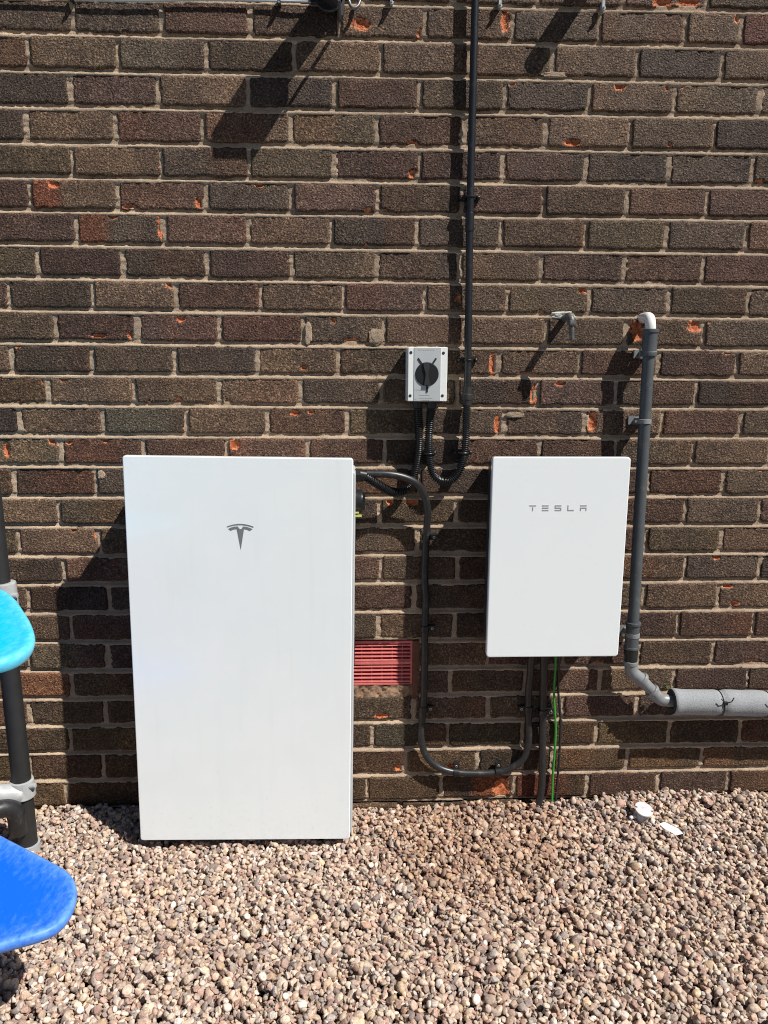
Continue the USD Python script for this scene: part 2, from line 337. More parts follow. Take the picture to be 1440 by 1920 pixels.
PERPS = {-1: [851, 1011, 1169, 1330], 0: [135, 302, 469, 637, 798, 962, 1125, 1286, 1392], 1: [52, 220, 387, 552, 715, 880, 1037, 1195, 1356],
         2: [131, 297, 464, 628, 788, 947, 1106, 1266, 1425], 3: [48, 216, 380, 545, 707, 870, 1024, 1182, 1340],
         4: [135, 302, 467, 625, 787, 943, 1099, 1256, 1412], 5: [56, 221, 386, 547, 710, 866, 1020, 1176, 1327],
         6: [143, 308, 466, 622, 782, 940, 1098, 1250, 1400], 7: [70, 230, 389, 548, 706, 862, 1016, 1170, 1319],
         8: [16, 173, 331, 489, 644, 797, 951, 1106, 1256, 1402], 9: [103, 258, 412, 569, 720, 872, 1024, 1173, 1320],
         10: [21, 173, 329, 482, 634, 785, 937, 1087, 1235, 1382], 11: [90, 251, 410, 564, 715, 857, 1010, 1154, 1306],
         12: [36, 193, 349, 501, 651, 795, 946, 1096, 1242, 1390], 13: [115, 270, 425, 577, 722, 868, 1012, 1155, 1300],
         14: [26, 179, 643, 786, 929, 1072, 1215, 1358], 15: [109, 712, 855, 998, 1141, 1285, 1425], 16: [35, 186, 640, 782, 926, 1069, 1212, 1352],
         17: [119, 714, 857, 1000, 1143, 1285, 1425], 18: [54, 204, 635, 776, 920, 1064, 1207, 1347], 19: [133, 710, 852, 992, 1132, 1272, 1413],
         20: [53, 201, 640, 779, 915, 1057, 1198, 1337], 21: [134, 640, 779, 844, 985, 1125, 1265, 1402], 22: [54, 197, 634, 775, 915, 1055, 1194, 1332],
         23: [-8, 131, 699, 839, 979, 1118, 1255, 1389], 24: [55, 194, 760, 896, 1036, 1177, 1316], 25: [-15, 124, 688, 827, 965, 1101, 1235, 1366]}
PITCH = 0.2362

PALETTE = [(.112, .076, .055), (.102, .073, .053), (.112, .068, .052), (.116, .086, .060), (.076, .056, .046), (.130, .088, .064), (.092, .059, .049), (.090, .066, .052)]
RED_ENDS = [(82, 375, 26, (.17, .065, .04)), (165, 440, 30, (.15, .066, .04)), (1418, 60, 40, (.12, .055, .04)), (75, 1285, 80, (.21, .105, .062)),
            (30, 845, 40, (.17, .115, .075)), (90, 1230, 50, (.13, .10, .07)), (1380, 510, 70, (.105, .06, .048)), (1390, 380, 70, (.11, .066, .052)), (1400, 190, 50, (.12, .088, .064)),
            (985, 315, 55, (.13, .072, .05)), (1220, 605, 60, (.105, .072, .05)), (485, 615, 60, (.11, .058, .045)), (560, 780, 60, (.115, .07, .05)), (250, 780, 60, (.10, .085, .063)),
            (800, 560, 60, (.125, .085, .06)), (940, 370, 50, (.10, .062, .05)), (1010, 330, 50, (.10, .064, .052)), (780, 610, 70, (.125, .08, .058)),
            (250, 105, 70, (.125, .098, .074)), (140, 100, 60, (.135, .094, .066)), (1120, 1480, 90, (.088, .052, .04)), (1300, 1475, 90, (.09, .060, .047)),
            (1010, 1470, 40, (.12, .045, .03)), (920, 1470, 25, (.18, .07, .035)), (860, 1380, 120, (.075, .06, .038)), (700, 1380, 80, (.07, .058, .042)), (700, 1165, 80, (.085, .062, .045))]
CHIPS = [(677, 45, 15, 11), (948, 38, 8, 18), (790, 63, 7, 9), (1242, 5, 16, 10), (1292, 4, 20, 10), (1383, 35, 5, 9), (100, 346, 11, 6), (300, 428, 6, 18), (303, 412, 9, 7), (212, 405, 8, 5),
         (776, 327, 9, 9), (945, 325, 5, 9), (1073, 268, 13, 6), (1162, 162, 9, 7), (1255, 163, 6, 6), (960, 157, 6, 4), (1386, 162, 5, 4), (375, 380, 9, 9), (242, 388, 12, 4), (690, 395, 6, 5),
         (486, 347, 8, 4), (522, 345, 5, 3), (320, 533, 9, 7), (338, 598, 9, 5), (249, 630, 8, 8), (185, 630, 18, 3), (658, 641, 11, 6), (695, 640, 6, 7), (1306, 609, 15, 12), (1366, 660, 8, 5),
         (926, 685, 7, 18), (1001, 742, 6, 17), (936, 798, 8, 18), (1110, 790, 8, 17), (440, 834, 10, 9), (102, 828, 11, 7), (127, 828, 8, 5), (196, 826, 6, 4), (552, 775, 8, 6), (583, 773, 6, 4),
         (33, 648, 7, 4), (81, 714, 6, 7), (119, 711, 7, 5), (335, 752, 7, 5), (400, 755, 6, 3), (425, 755, 5, 5), (985, 702, 12, 4), (1255, 271, 4, 4), (740, 272, 6, 5), (775, 270, 9, 6),
         (1050, 720, 8, 4), (180, 999, 5, 9), (138, 993, 5, 4), (1345, 1044, 6, 5), (1362, 1100, 9, 4), (1378, 1133, 7, 4), (1412, 1242, 14, 4), (1195, 620, 8, 18), (1180, 612, 6, 12), (730, 941, 6, 5),
         (772, 941, 9, 7), (715, 1343, 12, 4), (750, 1441, 9, 5), (940, 1480, 12, 18), (1120, 1245, 10, 4), (845, 1440, 7, 4), (1425, 340, 7, 4), (720, 395, 6, 4), (460, 1000, 4, 4), (1275, 160, 8, 5),
         (1098, 540, 5, 9), (858, 560, 5, 8), (955, 540, 5, 9), (12, 845, 6, 12), (625, 600, 4, 6), (570, 690, 6, 4), (1090, 545, 5, 6), (1013, 590, 4, 9), (1430, 880, 9, 4), (1310, 1400, 4, 4), (1330, 600, 5, 5)]
chipw = []
for px, py, rx, ry in CHIPS:
    c = at(px, py, Y=0); e = at(px + rx, py + ry, Y=0)
    chipw.append((c[0], c[2], abs(e[0] - c[0]) * 1.15, abs(c[2] - e[2]) * 1.15))
chipw = np.array(chipw)
redw = [(*(at(px, py, Y=0)[[0, 2]]), at(px + r, py, Y=0)[0] - at(px, py, Y=0)[0], col) for px, py, r, col in RED_ENDS]
VENT = (at(640, 1204, Y=0)[0], at(783, 1250, Y=0)[0], at(760, 1311, Y=0)[2], at(760, 1203, Y=0)[2])   # x0 x1 z0 z1 of the opening


def brick_mesh(x0, x1, zb0, zb1, zt0, zt1, seed, step=.0042):
    """One brick: irregular outline, worn arrises, chips knocked out of the face. z edges given at x0 and x1."""
    w = x1 - x0
    nu, nv = max(int(w / step), 6), max(int((zt0 - zb0) / step), 6)
    U, V = np.meshgrid(np.linspace(0, 1, nu + 1), np.linspace(0, 1, nv + 1), indexing='ij')
    X = x0 + w * U
    Z = (zb0 + (zb1 - zb0) * U) * (1 - V) + (zt0 + (zt1 - zt0) * U) * V
    h = (zt0 - zb0)
    # corner rounding of the outline
    r = np.random.default_rng(seed)
    ex, ez = (U - .5) * w, (V - .5) * h
    R = r.uniform(.004, .011)
    qx, qz = np.maximum(np.abs(ex) - (w / 2 - R), 0), np.maximum(np.abs(ez) - (h / 2 - R), 0)
    d = np.hypot(qx, qz); k = np.where((qx > 0) & (qz > 0) & (d > R), R / np.maximum(d, 1e-9), 1.0)
    X = X - np.sign(ex) * qx * (1 - k); Z = Z - np.sign(ez) * qz * (1 - k)
    # uneven edges
    P = np.stack([X * 60, Z * 60, np.full_like(X, seed * 3.7)], -1)
    n1 = meshkit.fbm(P, 3, 5) - .5; n2 = meshkit.fbm(P + 31.3, 3, 9) - .5
    n3 = meshkit.fbm(P * .22 + 7.7, 2, 3) - .5
    edge = np.minimum(np.minimum(U, 1 - U) * w, np.minimum(V, 1 - V) * h)
    fade = np.exp(-edge / .008)
    X = X + fade * n1 * .0095; Z = Z + fade * (n2 * .0110 + n3 * .006)
    # face relief
    rnd = .0030
    Y = np.where(edge < rnd, rnd * .8 * (1 - np.sqrt(np.maximum(1 - (1 - edge / rnd) ** 2, 0))), 0)
    PF = np.stack([X * 230, Z * 230, np.full_like(X, seed * 1.3)], -1)
    rough = r.uniform(.6, 1.3)
    Y = Y + (meshkit.noise(PF, 2) - .5) * .0015 * rough + n3 * .0025
    Y = Y + r.uniform(-.0018, .0022) + (U - .5) * r.uniform(-.002, .002) + (V - .5) * r.uniform(-.0015, .0015)
    chip = np.zeros_like(X) - .3
    near = chipw[(np.abs(chipw[:, 0] - (x0 + x1) / 2) < w / 2 + .03) & (np.abs(chipw[:, 1] - (zb0 + zt0) / 2) < h / 2 + .03)]
    own = [tuple(c) for c in near]
    for _ in range(r.poisson(1.4)):                       # small knocks along the arrises
        side = r.integers(4); t = r.uniform()
        cx, cz = (x0 + w * t, zt0 if side < 2 else zb0) if side != 3 else (x0 if r.uniform() < .5 else x1, zb0 + h * t)
        own.append((cx, cz, r.uniform(.002, .007), r.uniform(.002, .0045)))
    for cx, cz, rx, rz in own:
        chip = np.maximum(chip, 1.0 - .55 * np.hypot((X - cx) / rx, (Z - cz) / rz) - n1 * .35)
    Y = Y + .0075 * np.clip((chip - .38) * 3.2, 0, 1) * (.55 + .9 * (n2 + .5))
    v = np.stack([X, Y, Z], -1).reshape(-1, 3)
    idx = np.arange((nu + 1) * (nv + 1)).reshape(nu + 1, nv + 1)
    a, b, c, e = idx[:-1, :-1].ravel(), idx[1:, :-1].ravel(), idx[1:, 1:].ravel(), idx[:-1, 1:].ravel()
    f = np.vstack([np.stack([a, b, c], 1), np.stack([a, c, e], 1)])
    loop = np.r_[idx[:, 0], idx[-1, 1:], idx[-2::-1, -1], idx[0, -2:0:-1]]
    n = len(v); back = v[loop].copy(); back[:, 1] = .03
    L = len(loop); k0 = np.arange(L); k1 = (k0 + 1) % L
    f = np.vstack([f, np.stack([loop[k0], n + k0, n + k1], 1), np.stack([loop[k0], n + k1, loop[k1]], 1)])
    v = np.vstack([v, back])
    base = np.array(PALETTE[r.integers(len(PALETTE))]) * r.uniform(.74, 1.18)
    if zt0 < .34: base = base * np.array([.86, .84, .74])             # damp, slightly green lower courses
    uu = (v[:, 0] - x0) / w
    t = np.broadcast_to(base, (len(v), 3)).copy()
    kiss = np.clip((np.abs(uu - r.uniform(-.2, 1.2)) - r.uniform(.1, .5)) * r.uniform(2, 9), 0, 1)      # kiss mark: part of the face fired lighter
    lite = np.array([1.34, 1.29, 1.20]) if r.uniform() < .6 else np.array([1.22, 1.02, .92])
    t = t * (1 + kiss[:, None] * (lite - 1) * r.uniform(.2, 1.0))
    for cx, cz, rr, col in redw:
        g = np.clip(1.25 - np.hypot((v[:, 0] - cx) / rr, (v[:, 2] - cz) / .04), 0, 1)
        if x0 - .006 < cx < x1 + .006 and zb0 - .006 < cz < zt0 + .006:
            g = np.clip(1.7 - np.abs(v[:, 0] - cx) / rr, 0, 1)
            g = g * g * (3 - 2 * g)
            t = t * (1 - g[:, None]) + np.array(col) * g[:, None]
    ch = np.r_[chip.ravel(), np.full(L, -.3)]
    return trimesh.Trimesh(v, f[:, ::-1], process=False), t, ch


wall = Thing('brick_wall', 'dark brown brick house wall with recessed sandy mortar joints', 'brick wall', (0, 0, 0))
HB, HP = .0086, .0064              # half widths of bed and perpend joints
XW0, XW1 = -2.0, 2.25
perp_world, margin, nb = {}, [], 0
for row in range(-2, 27):
    j0, j1 = (row - 1, row) if -1 <= row - 1 and row <= 25 else (None, None)
    if row in PERPS and -1 <= row - 1 + 1:
        ymid = lambda x, row=row: ((bed(row - 1, x) if row > -1 else bed(-1, x) + .0895) + bed(row, x)) / 2
        xs = []
        for px in PERPS[row]:
            x = at(px, 700, Y=0)[0]
            for _ in range(4):
                z = ymid(x); lo, hi = to_px((x - .5, 0, z)), to_px((x + .5, 0, z))
                py = lo[1] + (hi[1] - lo[1]) * (px - lo[0]) / (hi[0] - lo[0]); x = at(px, py, Y=0)[0]
            xs.append(x)
    else:
        xs = [-.1 + (.118 if row % 2 else 0)]
        ymid = None
    full = [xs[0]]
    for b in xs[1:]:
        gap = b - full[-1]; n = max(1, round(gap / PITCH)) if gap > 1.5 * PITCH else 1
        a = full[-1]
        full += [a + gap * (k + 1) / n for k in range(n)]
    while full[0] > XW0: full.insert(0, full[0] - PITCH)
    while full[-1] < XW1: full.append(full[-1] + PITCH)
    perp_world[row] = np.array(full)


def bedx(j, x):
    if j < -1: return bed(-1, x) + (-1 - j) * .0895
    if j > 25: return bed(25, x) - (j - 25) * .0895
    return bed(j, x)


brick_specs = []
for row in range(-8, 27):
    full = perp_world.get(row)
    if full is None: full = np.arange(XW0 - (.118 if row % 2 else 0), XW1 + PITCH, PITCH)
    for a, b in zip(full[:-1], full[1:]):
        xm = (a + b) / 2
        if row in (20, 21) and VENT[0] - .03 < xm < VENT[1] + .02 and b - a > .05:
            if b < VENT[1] + .03: continue
        hb = HB + rng.uniform(-.001, .0012); hp = HP + rng.uniform(-.0015, .002)
        x0, x1 = a + hp, b - hp
        if row in (20, 21) and x0 < VENT[1] < x1: x0 = VENT[1] + .004
        if row in (20, 21) and x0 < VENT[0] < x1: x1 = VENT[0] - .004
        spec = (x0, x1, bedx(row, x0) + hb, bedx(row, x1) + hb, bedx(row - 1, x0) - HB * .75, bedx(row - 1, x1) - HB * .75)
        c = to_px((x0, 0, (spec[2] + spec[4]) / 2)); e = to_px((x1, 0, (spec[2] + spec[4]) / 2))
        top = to_px((xm, 0, spec[4])); bot = to_px((xm, 0, spec[2]))
        seen = e[0] > 0 and c[0] < 1440 and bot[1] > 0 and spec[4] > .0
        hidden = c[0] > 285 and e[0] < 640 and top[1] > 880
        brick_specs.append((spec, seen and not hidden, row))
seed = 100
margin_v, margin_f, margin_t, margin_c, off = [], [], [], [], 0
for spec, shown, row in brick_specs:
    seed += 1
    mesh, t, ch = brick_mesh(*spec, seed, step=.0042 if shown else .024)
    if shown:
        p = path_for(wall.path, 'brick')
        pr = usdkit.mesh(stage, p, mesh, M['brick'], smooth=True).GetPrim()
        color_primvar(pr, 'tint', t); color_primvar(pr, 'chip', ch); nb += 1
    else:
        margin_v.append(np.array(mesh.vertices)); margin_f.append(np.array(mesh.faces) + off); margin_t.append(t); margin_c.append(ch); off += len(mesh.vertices)
pr = usdkit.mesh(stage, path_for(wall.path, 'surrounding_brickwork'), trimesh.Trimesh(np.vstack(margin_v), np.vstack(margin_f), process=False), M['brick'], smooth=True).GetPrim()
color_primvar(pr, 'tint', np.vstack(margin_t)); color_primvar(pr, 'chip', np.concatenate(margin_c)); pr.SetCustomDataByKey('kind', 'stuff')
print('bricks', nb, 'margin', len(margin_v))

# mortar: a continuous bed, struck back under each brick and flush at the lower one
gx = np.arange(XW0, XW1, .0055); gz = np.arange(-.10, bedx(-9, 0), .0026)
GX, GZ = np.meshgrid(gx, gz, indexing='ij')
P = np.stack([GX * 90, GZ * 90, np.zeros_like(GX)], -1)
nz = meshkit.fbm(P, 3, 21) - .5; nl = meshkit.fbm(P * .12, 2, 8) - .5
MY = np.full_like(GX, .016)
ROWZ = np.full(GX.shape, -99)
for j in range(-9, 27):
    bz = bedx(j, GX); up = bedx(j - 1, GX)
    ROWZ = np.where((GZ >= bz) & (GZ < up), j, ROWZ)
jd = np.full_like(GX, 9.0)
for j in range(-8, 27):                                  # upright joints of each course
    full = perp_world.get(j)
    if full is None: full = np.arange(XW0 - (.118 if j % 2 else 0), XW1 + PITCH, PITCH)
    ii = np.clip(np.searchsorted(full, gx), 1, len(full) - 1)
    dd_ = np.minimum(np.abs(gx - full[ii - 1]), np.abs(gx - full[ii]))
    jd = np.where(ROWZ == j, dd_[:, None], jd)
MY = np.where(jd < .017, .0050 + nl * .005, MY)
for j in range(-9, 27):
    bz = bedx(j, GX); fr = (GZ - (bz - HB * .75)) / (HB * 1.75)             # 0 at the lower brick, 1 under the upper brick
    prof = np.where(fr < .24, .0010, np.where(fr > .42, .0072, .0010 + (fr - .24) / .18 * .0062))
    MY = np.where((fr > -.28) & (fr < 1.3), prof + nl * .0045, MY)
MY = MY + nz * .0064
MY = np.where(GZ < bedx(25, GX) - HB * .2, .018, MY)                 # groove added below the lowest course in view, for a dark base shadow
inside = (GX > VENT[0] - .004) & (GX < VENT[1] + .003) & (GZ > VENT[2]) & (GZ < VENT[3] + .002)
MY = np.where(inside, .05, MY)
idx = np.arange(GX.size).reshape(GX.shape)
a, b, c, e = idx[:-1, :-1].ravel(), idx[1:, :-1].ravel(), idx[1:, 1:].ravel(), idx[:-1, 1:].ravel()
mm = trimesh.Trimesh(np.stack([GX, MY, GZ], -1).reshape(-1, 3), np.vstack([np.stack([a, b, c], 1), np.stack([a, c, e], 1)]), process=False)
wall.add('mortar', mm, M['mortar'], smooth=True)
wall.add('inner_leaf', bx(-4.5, 5.0, .075, .30, -.4, 5.2), M['mortar'], smooth=False)
wall.add('outer_brickwork', cat_mesh(bx(-4.5, XW0 - .002, .0, .074, -.4, 5.2), bx(XW1 + .002, 5.0, .0, .074, -.4, 5.2), bx(XW0, XW1, .0, .074, bedx(-9, 0) + .004, 5.2)), look('far_brick', (.085, .068, .055), .8, var=.3, scale=14), smooth=False)

# ------------------------------------------------------------------ ground and gravel
gs = 60.0
gv = [(-gs, -gs, -.05), (gs, -gs, -.05), (gs, gs, -.05), (-gs, gs, -.05)]
tag(usdkit.mesh(stage, path_for('/World', 'ground'), trimesh.Trimesh(gv, [[0, 1, 2], [0, 2, 3]], process=False), M['ground']).GetPrim(), 'assumed ground sheet round the gravel strip, coloured dark to cut bounced light', None, kind='structure')  # unseen ground, made dark so less light bounces into the wall shadows

TINTS = [(.48, .36, .29), (.52, .43, .34), (.41, .32, .265), (.57, .50, .41), (.36, .28, .245), (.48, .41, .35), (.62, .57, .50), (.41, .275, .215), (.33, .285, .265), (.51, .39, .315),
         (.39, .345, .31), (.55, .44, .31), (.45, .305, .26), (.65, .61, .56), (.28, .24, .225), (.50, .385, .305), (.53, .46, .39), (.46, .38, .32), (.38, .36, .345), (.60, .52, .42), (.44, .40, .37), (.34, .25, .22)]
protos = []
pi = UsdGeom.PointInstancer.Define(stage, '/World/gravel')
tag(pi.GetPrim(), 'pinkish beige rounded pebbles covering the ground below the wall', 'gravel', kind='stuff')
UsdGeom.Scope.Define(stage, '/World/gravel/stones')
dims = []
NP = 48
for k in range(NP):
    s = trimesh.creation.icosphere(subdivisions=3 if k % 2 == 0 else 2)
    v = np.array(s.vertices)
    n = meshkit.fbm(v * 1.1 + k * 9.1, 3, k) - .5
    v = v * (1 + n * .55)[:, None]
    if k % 2 == 0:                                        # broken stones: flat faces cut off
        for _ in range(rng.integers(3, 7)):
            d = rng.normal(size=3); d /= np.linalg.norm(d); lim = rng.uniform(.45, .75)
            q = v @ d; v = v - np.outer(np.maximum(q - lim, 0), d) * .92
    ax = np.array([1.0, rng.uniform(.58, .90), rng.uniform(.36, .66)]); v = v * ax
    p = f'/World/gravel/stones/pebble' + (f'_{k:03d}' if k else '')
    mesh = trimesh.Trimesh(v, np.array(s.faces), process=False)
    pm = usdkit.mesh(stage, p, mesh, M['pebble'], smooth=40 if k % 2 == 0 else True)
    nvt = len(pm.GetPointsAttr().Get())
    t = np.array(TINTS[k % len(TINTS)]) * np.array([.93, .885, .87]) * rng.uniform(.85, 1.12)
    color_primvar(pm.GetPrim(), 'tint', np.broadcast_to(t, (nvt, 3)))
    protos.append(p); dims.append(ax)
pi.CreatePrototypesRel().SetTargets([Sdf.Path(p) for p in protos])


def ground_h(x, y):
    t = np.clip((x - .1) / 1.0, 0, 1); w = np.clip((y + .55) / .5, 0, 1)
    b = meshkit.fbm(np.stack([x * 3.1, y * 3.1, np.zeros_like(x)], -1), 3, 77) - .5
    left = np.exp(-((x + .85) / .2) ** 2 - ((y + .05) / .14) ** 2) * .02
    return np.exp(-(y / .09) ** 2) * .014 + .030 * t * t * (3 - 2 * t) * w + b * .022 + left - .004


cell = .0035
GX0, GX1, GY0, GY1 = -1.5, 1.7, -1.30, -.004
nxc, nyc = int((GX1 - GX0) / cell), int((GY1 - GY0) / cell)
cxs, cys = GX0 + (np.arange(nxc) + .5) * cell, GY0 + (np.arange(nyc) + .5) * cell
CX, CY = np.meshgrid(cxs, cys, indexing='ij')
TARGET = ground_h(CX, CY)
H = TARGET - .030
NPEB = 60000
r2 = np.random.default_rng(5)
xs = r2.uniform(GX0 + .02, GX1 - .02, NPEB); ys = r2.uniform(GY0 + .02, GY1 - .012, NPEB)
size = np.clip(r2.lognormal(math.log(.0082), .24, NPEB), .0046, .0150)
kinds = r2.integers(0, NP, NPEB)
pos, quat, scl, kid = [], [], [], []
for i in range(NPEB + 26000):
    if i >= NPEB:                                         # settle small stones into the gaps that are left
        if (i - NPEB) % 6500 == 0:
            low = np.argwhere(H < TARGET - (.011 - .0015 * ((i - NPEB) // 6500))); r2.shuffle(low)
        if not len(low): continue
        gi_, gj_ = low[(i - NPEB) % len(low)]
        if H[gi_, gj_] > TARGET[gi_, gj_] - .007: continue
        px_, py_, sz_, kk_ = cxs[gi_], min(cys[gj_], -.012), float(np.clip(r2.lognormal(math.log(.0072), .2), .0045, .011)), int(r2.integers(0, NP))
    else:
        px_, py_, sz_, kk_ = xs[i], ys[i], size[i], int(kinds[i])
    a_, b_, c_ = sz_ * dims[kk_]
    R = (a_ + b_) * .45; ni = int(R / cell) + 1
    ix, iy = int((px_ - GX0) / cell), int((py_ - GY0) / cell)
    i0, i1, j0, j1 = max(ix - ni, 0), min(ix + ni + 1, nxc), max(iy - ni, 0), min(iy + ni + 1, nyc)
    sub = H[i0:i1, j0:j1]
    dx, dy = CX[i0:i1, j0:j1] - px_, CY[i0:i1, j0:j1] - py_
    d2 = (dx * dx + dy * dy) / (R * R); inn = d2 < 1
    if not inn.any(): continue
    tgt = TARGET[ix, iy]
    base = np.partition(sub[inn], int(inn.sum() * .64))[int(inn.sum() * .64)]
    zc = base + c_ * .66
    if zc > tgt + .003 + r2.uniform(0, .004): continue
    gxs, gys = (sub * dx)[inn].sum() / max((dx * dx)[inn].sum(), 1e-9), (sub * dy)[inn].sum() / max((dy * dy)[inn].sum(), 1e-9)
    nrm = np.array([-gxs * .8 + r2.normal(0, .24), -gys * .8 + r2.normal(0, .24), 1.0]); nrm /= np.linalg.norm(nrm)
    az = r2.uniform(0, 2 * np.pi); ex = np.array([math.cos(az), math.sin(az), 0]); ex -= (ex @ nrm) * nrm; ex /= np.linalg.norm(ex); ey = np.cross(nrm, ex)
    sub[inn] = np.maximum(sub[inn], zc + c_ * .9 * np.sqrt(1 - d2[inn]))
    pos.append((px_, py_, zc)); scl.append((sz_,) * 3); kid.append(kk_)
    q = Gf.Matrix3d(*ex, *ey, *nrm).ExtractRotation().GetQuat()
    quat.append(Gf.Quath(float(q.GetReal()), *map(float, q.GetImaginary())))
print('pebbles', len(pos))
pi.CreatePositionsAttr(Vt.Vec3fArray.FromNumpy(np.array(pos, np.float32))); pi.CreateScalesAttr(Vt.Vec3fArray.FromNumpy(np.array(scl, np.float32)))
pi.CreateOrientationsAttr(Vt.QuathArray(quat)); pi.CreateProtoIndicesAttr(Vt.IntArray(kid))

# ------------------------------------------------------------------ battery unit
YF = -.200
BL, BR, BT, BB = -.6425, -.0245, 1.1566, .0155
bw, bh, bcx, bcz = BR - BL, BT - BB, (BL + BR) / 2, (BT + BB) / 2
bat = Thing('home_battery', 'tall white glossy battery cabinet standing on the gravel against the wall', 'home battery', (bcx, -.1, 0))
UsdGeom.Xformable(stage.GetPrimAtPath(bat.path)).AddRotateYOp().Set(.67)
BS = BR + .007                                          # right flank of the casing
bat.add('front_panel', slab(bcx, bcz, bw, bh, YF, YF + .022, R=.008, bev=.003), M['panel_splashed'])
body = bat.add('casing', slab(bcx + .012, bcz - .018, bw - .010, bh - .040, YF + .0235, -.024, R=.012, bev=.003), M['grey_case'])
bat.add('wall_bracket', bx(BL + .06, BR - .06, -.0235, -.004, .25, 1.05), M['dark_case'], smooth=False)
for x in (BL + .09, BR - .09): bat.add('foot', cat_mesh(rod((x, -.1, BB + .012), (x, -.1, -.012), .012), rod((x, -.1, -.006), (x, -.1, -.016), .024)), M['dark_case'])
for k in range(7):                                     # cooling slots on the right flank
    z = .545 + k * .013
    bat.add('cooling_slot', bx(BS - .0006, BS + .0022, -.150, -.045, z, z + .006), M['dark_case'], smooth=False, parent=body)
# emblem: a shield-like T under a thin arc
from shapely import affinity
def bat_pt(X, Z_):
    p = at(400 + X / 14.4, 960 + Z_ / 14.4, Y=YF); return p[0] - p[2] * math.sin(math.radians(.67)), p[2]
xs_ = np.linspace(-1, 1, 25)
top = Polygon([bat_pt(731 + 361 * x, 316 + 74 * x * x) for x in xs_] + [bat_pt(731 + 352 * x, 347 + 66 * x * x) for x in xs_[::-1]])
stem = Polygon([bat_pt(*p) for p in ((408, 455), (470, 420), (560, 396), (655, 383), (715, 458), (757, 458), (808, 383), (900, 396), (995, 425), (1060, 455), (985, 503), (950, 482), (895, 463), (830, 457), (745, 1010), (638, 457), (585, 460), (515, 480), (478, 503))])
bat.add('emblem', plate(unary_union([top, stem.buffer(0)]), YF - .0008, .0012), M['logo_grey'], smooth=False)
# gland, isolating knob and tab on the right flank
g0 = at(664, 889, Y=-.09)
bat.add('cable_gland', cat_mesh(rod((BS - .002, -.090, g0[2]), (BS + .014, -.090, g0[2]), .021, sides=6), rod((BS + .013, -.090, g0[2]), (BS + .032, -.090, g0[2]), .0185, .0150)), M['black_plastic'])
k0 = at(668, 937, Y=-.10)
kn = bat.add('rotary_switch', cat_mesh(rod((BS - .002, -.10, k0[2]), (BS + .020, -.10, k0[2]), .034, bevel=.003), bx(BS + .018, BS + .027, -.107, -.093, k0[2] - .026, k0[2] + .026)), M['black_plastic'])
bat.add('yellow_mark', bx(BS - .001, BS + .018, -.1395, -.130, k0[2] - .039, k0[2] - .034), M['yellow_tab'], smooth=False, parent=kn)
bat.add('yellow_mark', bx(BS - .001, BS + .010, -.1395, -.130, k0[2] - .029, k0[2] - .026), M['yellow_tab'], smooth=False, parent=kn)

# ------------------------------------------------------------------ gateway unit
GYF = -.160
GL, GR, GT, GB = .3755, .7655, 1.1530, .5648
gw, gh, gcx, gcz = GR - GL, GT - GB, (GL + GR) / 2, (GT + GB) / 2
gat = Thing('power_gateway', 'smaller white wall-hung electrical cabinet beside the grey waste pipe', 'electrical cabinet', (gcx, -.08, GB))
gat.add('front_panel', slab(gcx, gcz, gw, gh, GYF, GYF + .020, R=.010, bev=.0035), M['white_panel'])
gat.add('casing', slab(gcx + .0005, gcz - .008, gw - .029, gh - .030, GYF + .0215, -.012, R=.012, bev=.003), M['dark_case'])
gat.add('wall_bracket', bx(GL + .05, GR - .05, -.0115, -.003, GB + .1, GT - .08), M['dark_case'], smooth=False)
lp = [at(x, 952, Y=GYF) for x in (993, 1100)]
LW = lp[1][0] - lp[0][0]; lh = at(1046, 947, Y=GYF)[2] - at(1046, 957.5, Y=GYF)[2]; lz = at(1046, 957.5, Y=GYF)[2]
cw, ts = LW * .112, lh * .15
gl = {'T': [(0, .83, 1, 1), (.5 - ts / cw / 2, 0, .5 + ts / cw / 2, .66)], 'E': [(0, .83, 1, 1), (0, .415, 1, .585), (0, 0, 1, .17)],
      'S': [(0, .83, 1, 1), (0, .415, ts / cw, .83), (0, .415, 1, .585), (1 - ts / cw, .17, 1, .415), (0, 0, 1, .17)],
      'L': [(0, 0, ts / cw, 1), (0, 0, 1, .17)], 'A': [(0, .83, 1, 1), (0, 0, ts / cw, .585), (0, .415, 1, .585), (1 - ts / cw, 0, 1, .585)]}
for k, ch in enumerate('TESLA'):
    x0 = lp[0][0] + k * (LW - cw) / 4
    sh = unary_union([sbox(x0 + u0 * cw, lz + v0 * lh, x0 + u1 * cw, lz + v1 * lh) for u0, v0, u1, v1 in gl[ch]])
    gat.add('letter', plate(sh, GYF - .0008, .0012), M['letter_grey'], smooth=False)
for x in (997, 1019, 1042, 1049):
    p = at(x, 1238, Y=-.05); r = .011 if x < 1030 else .006
    gat.add('cable_gland', rod((p[0], -.050, GB + .008), (p[0], -.050, GB - .014), r + .003, sides=12), M['black_plastic'])

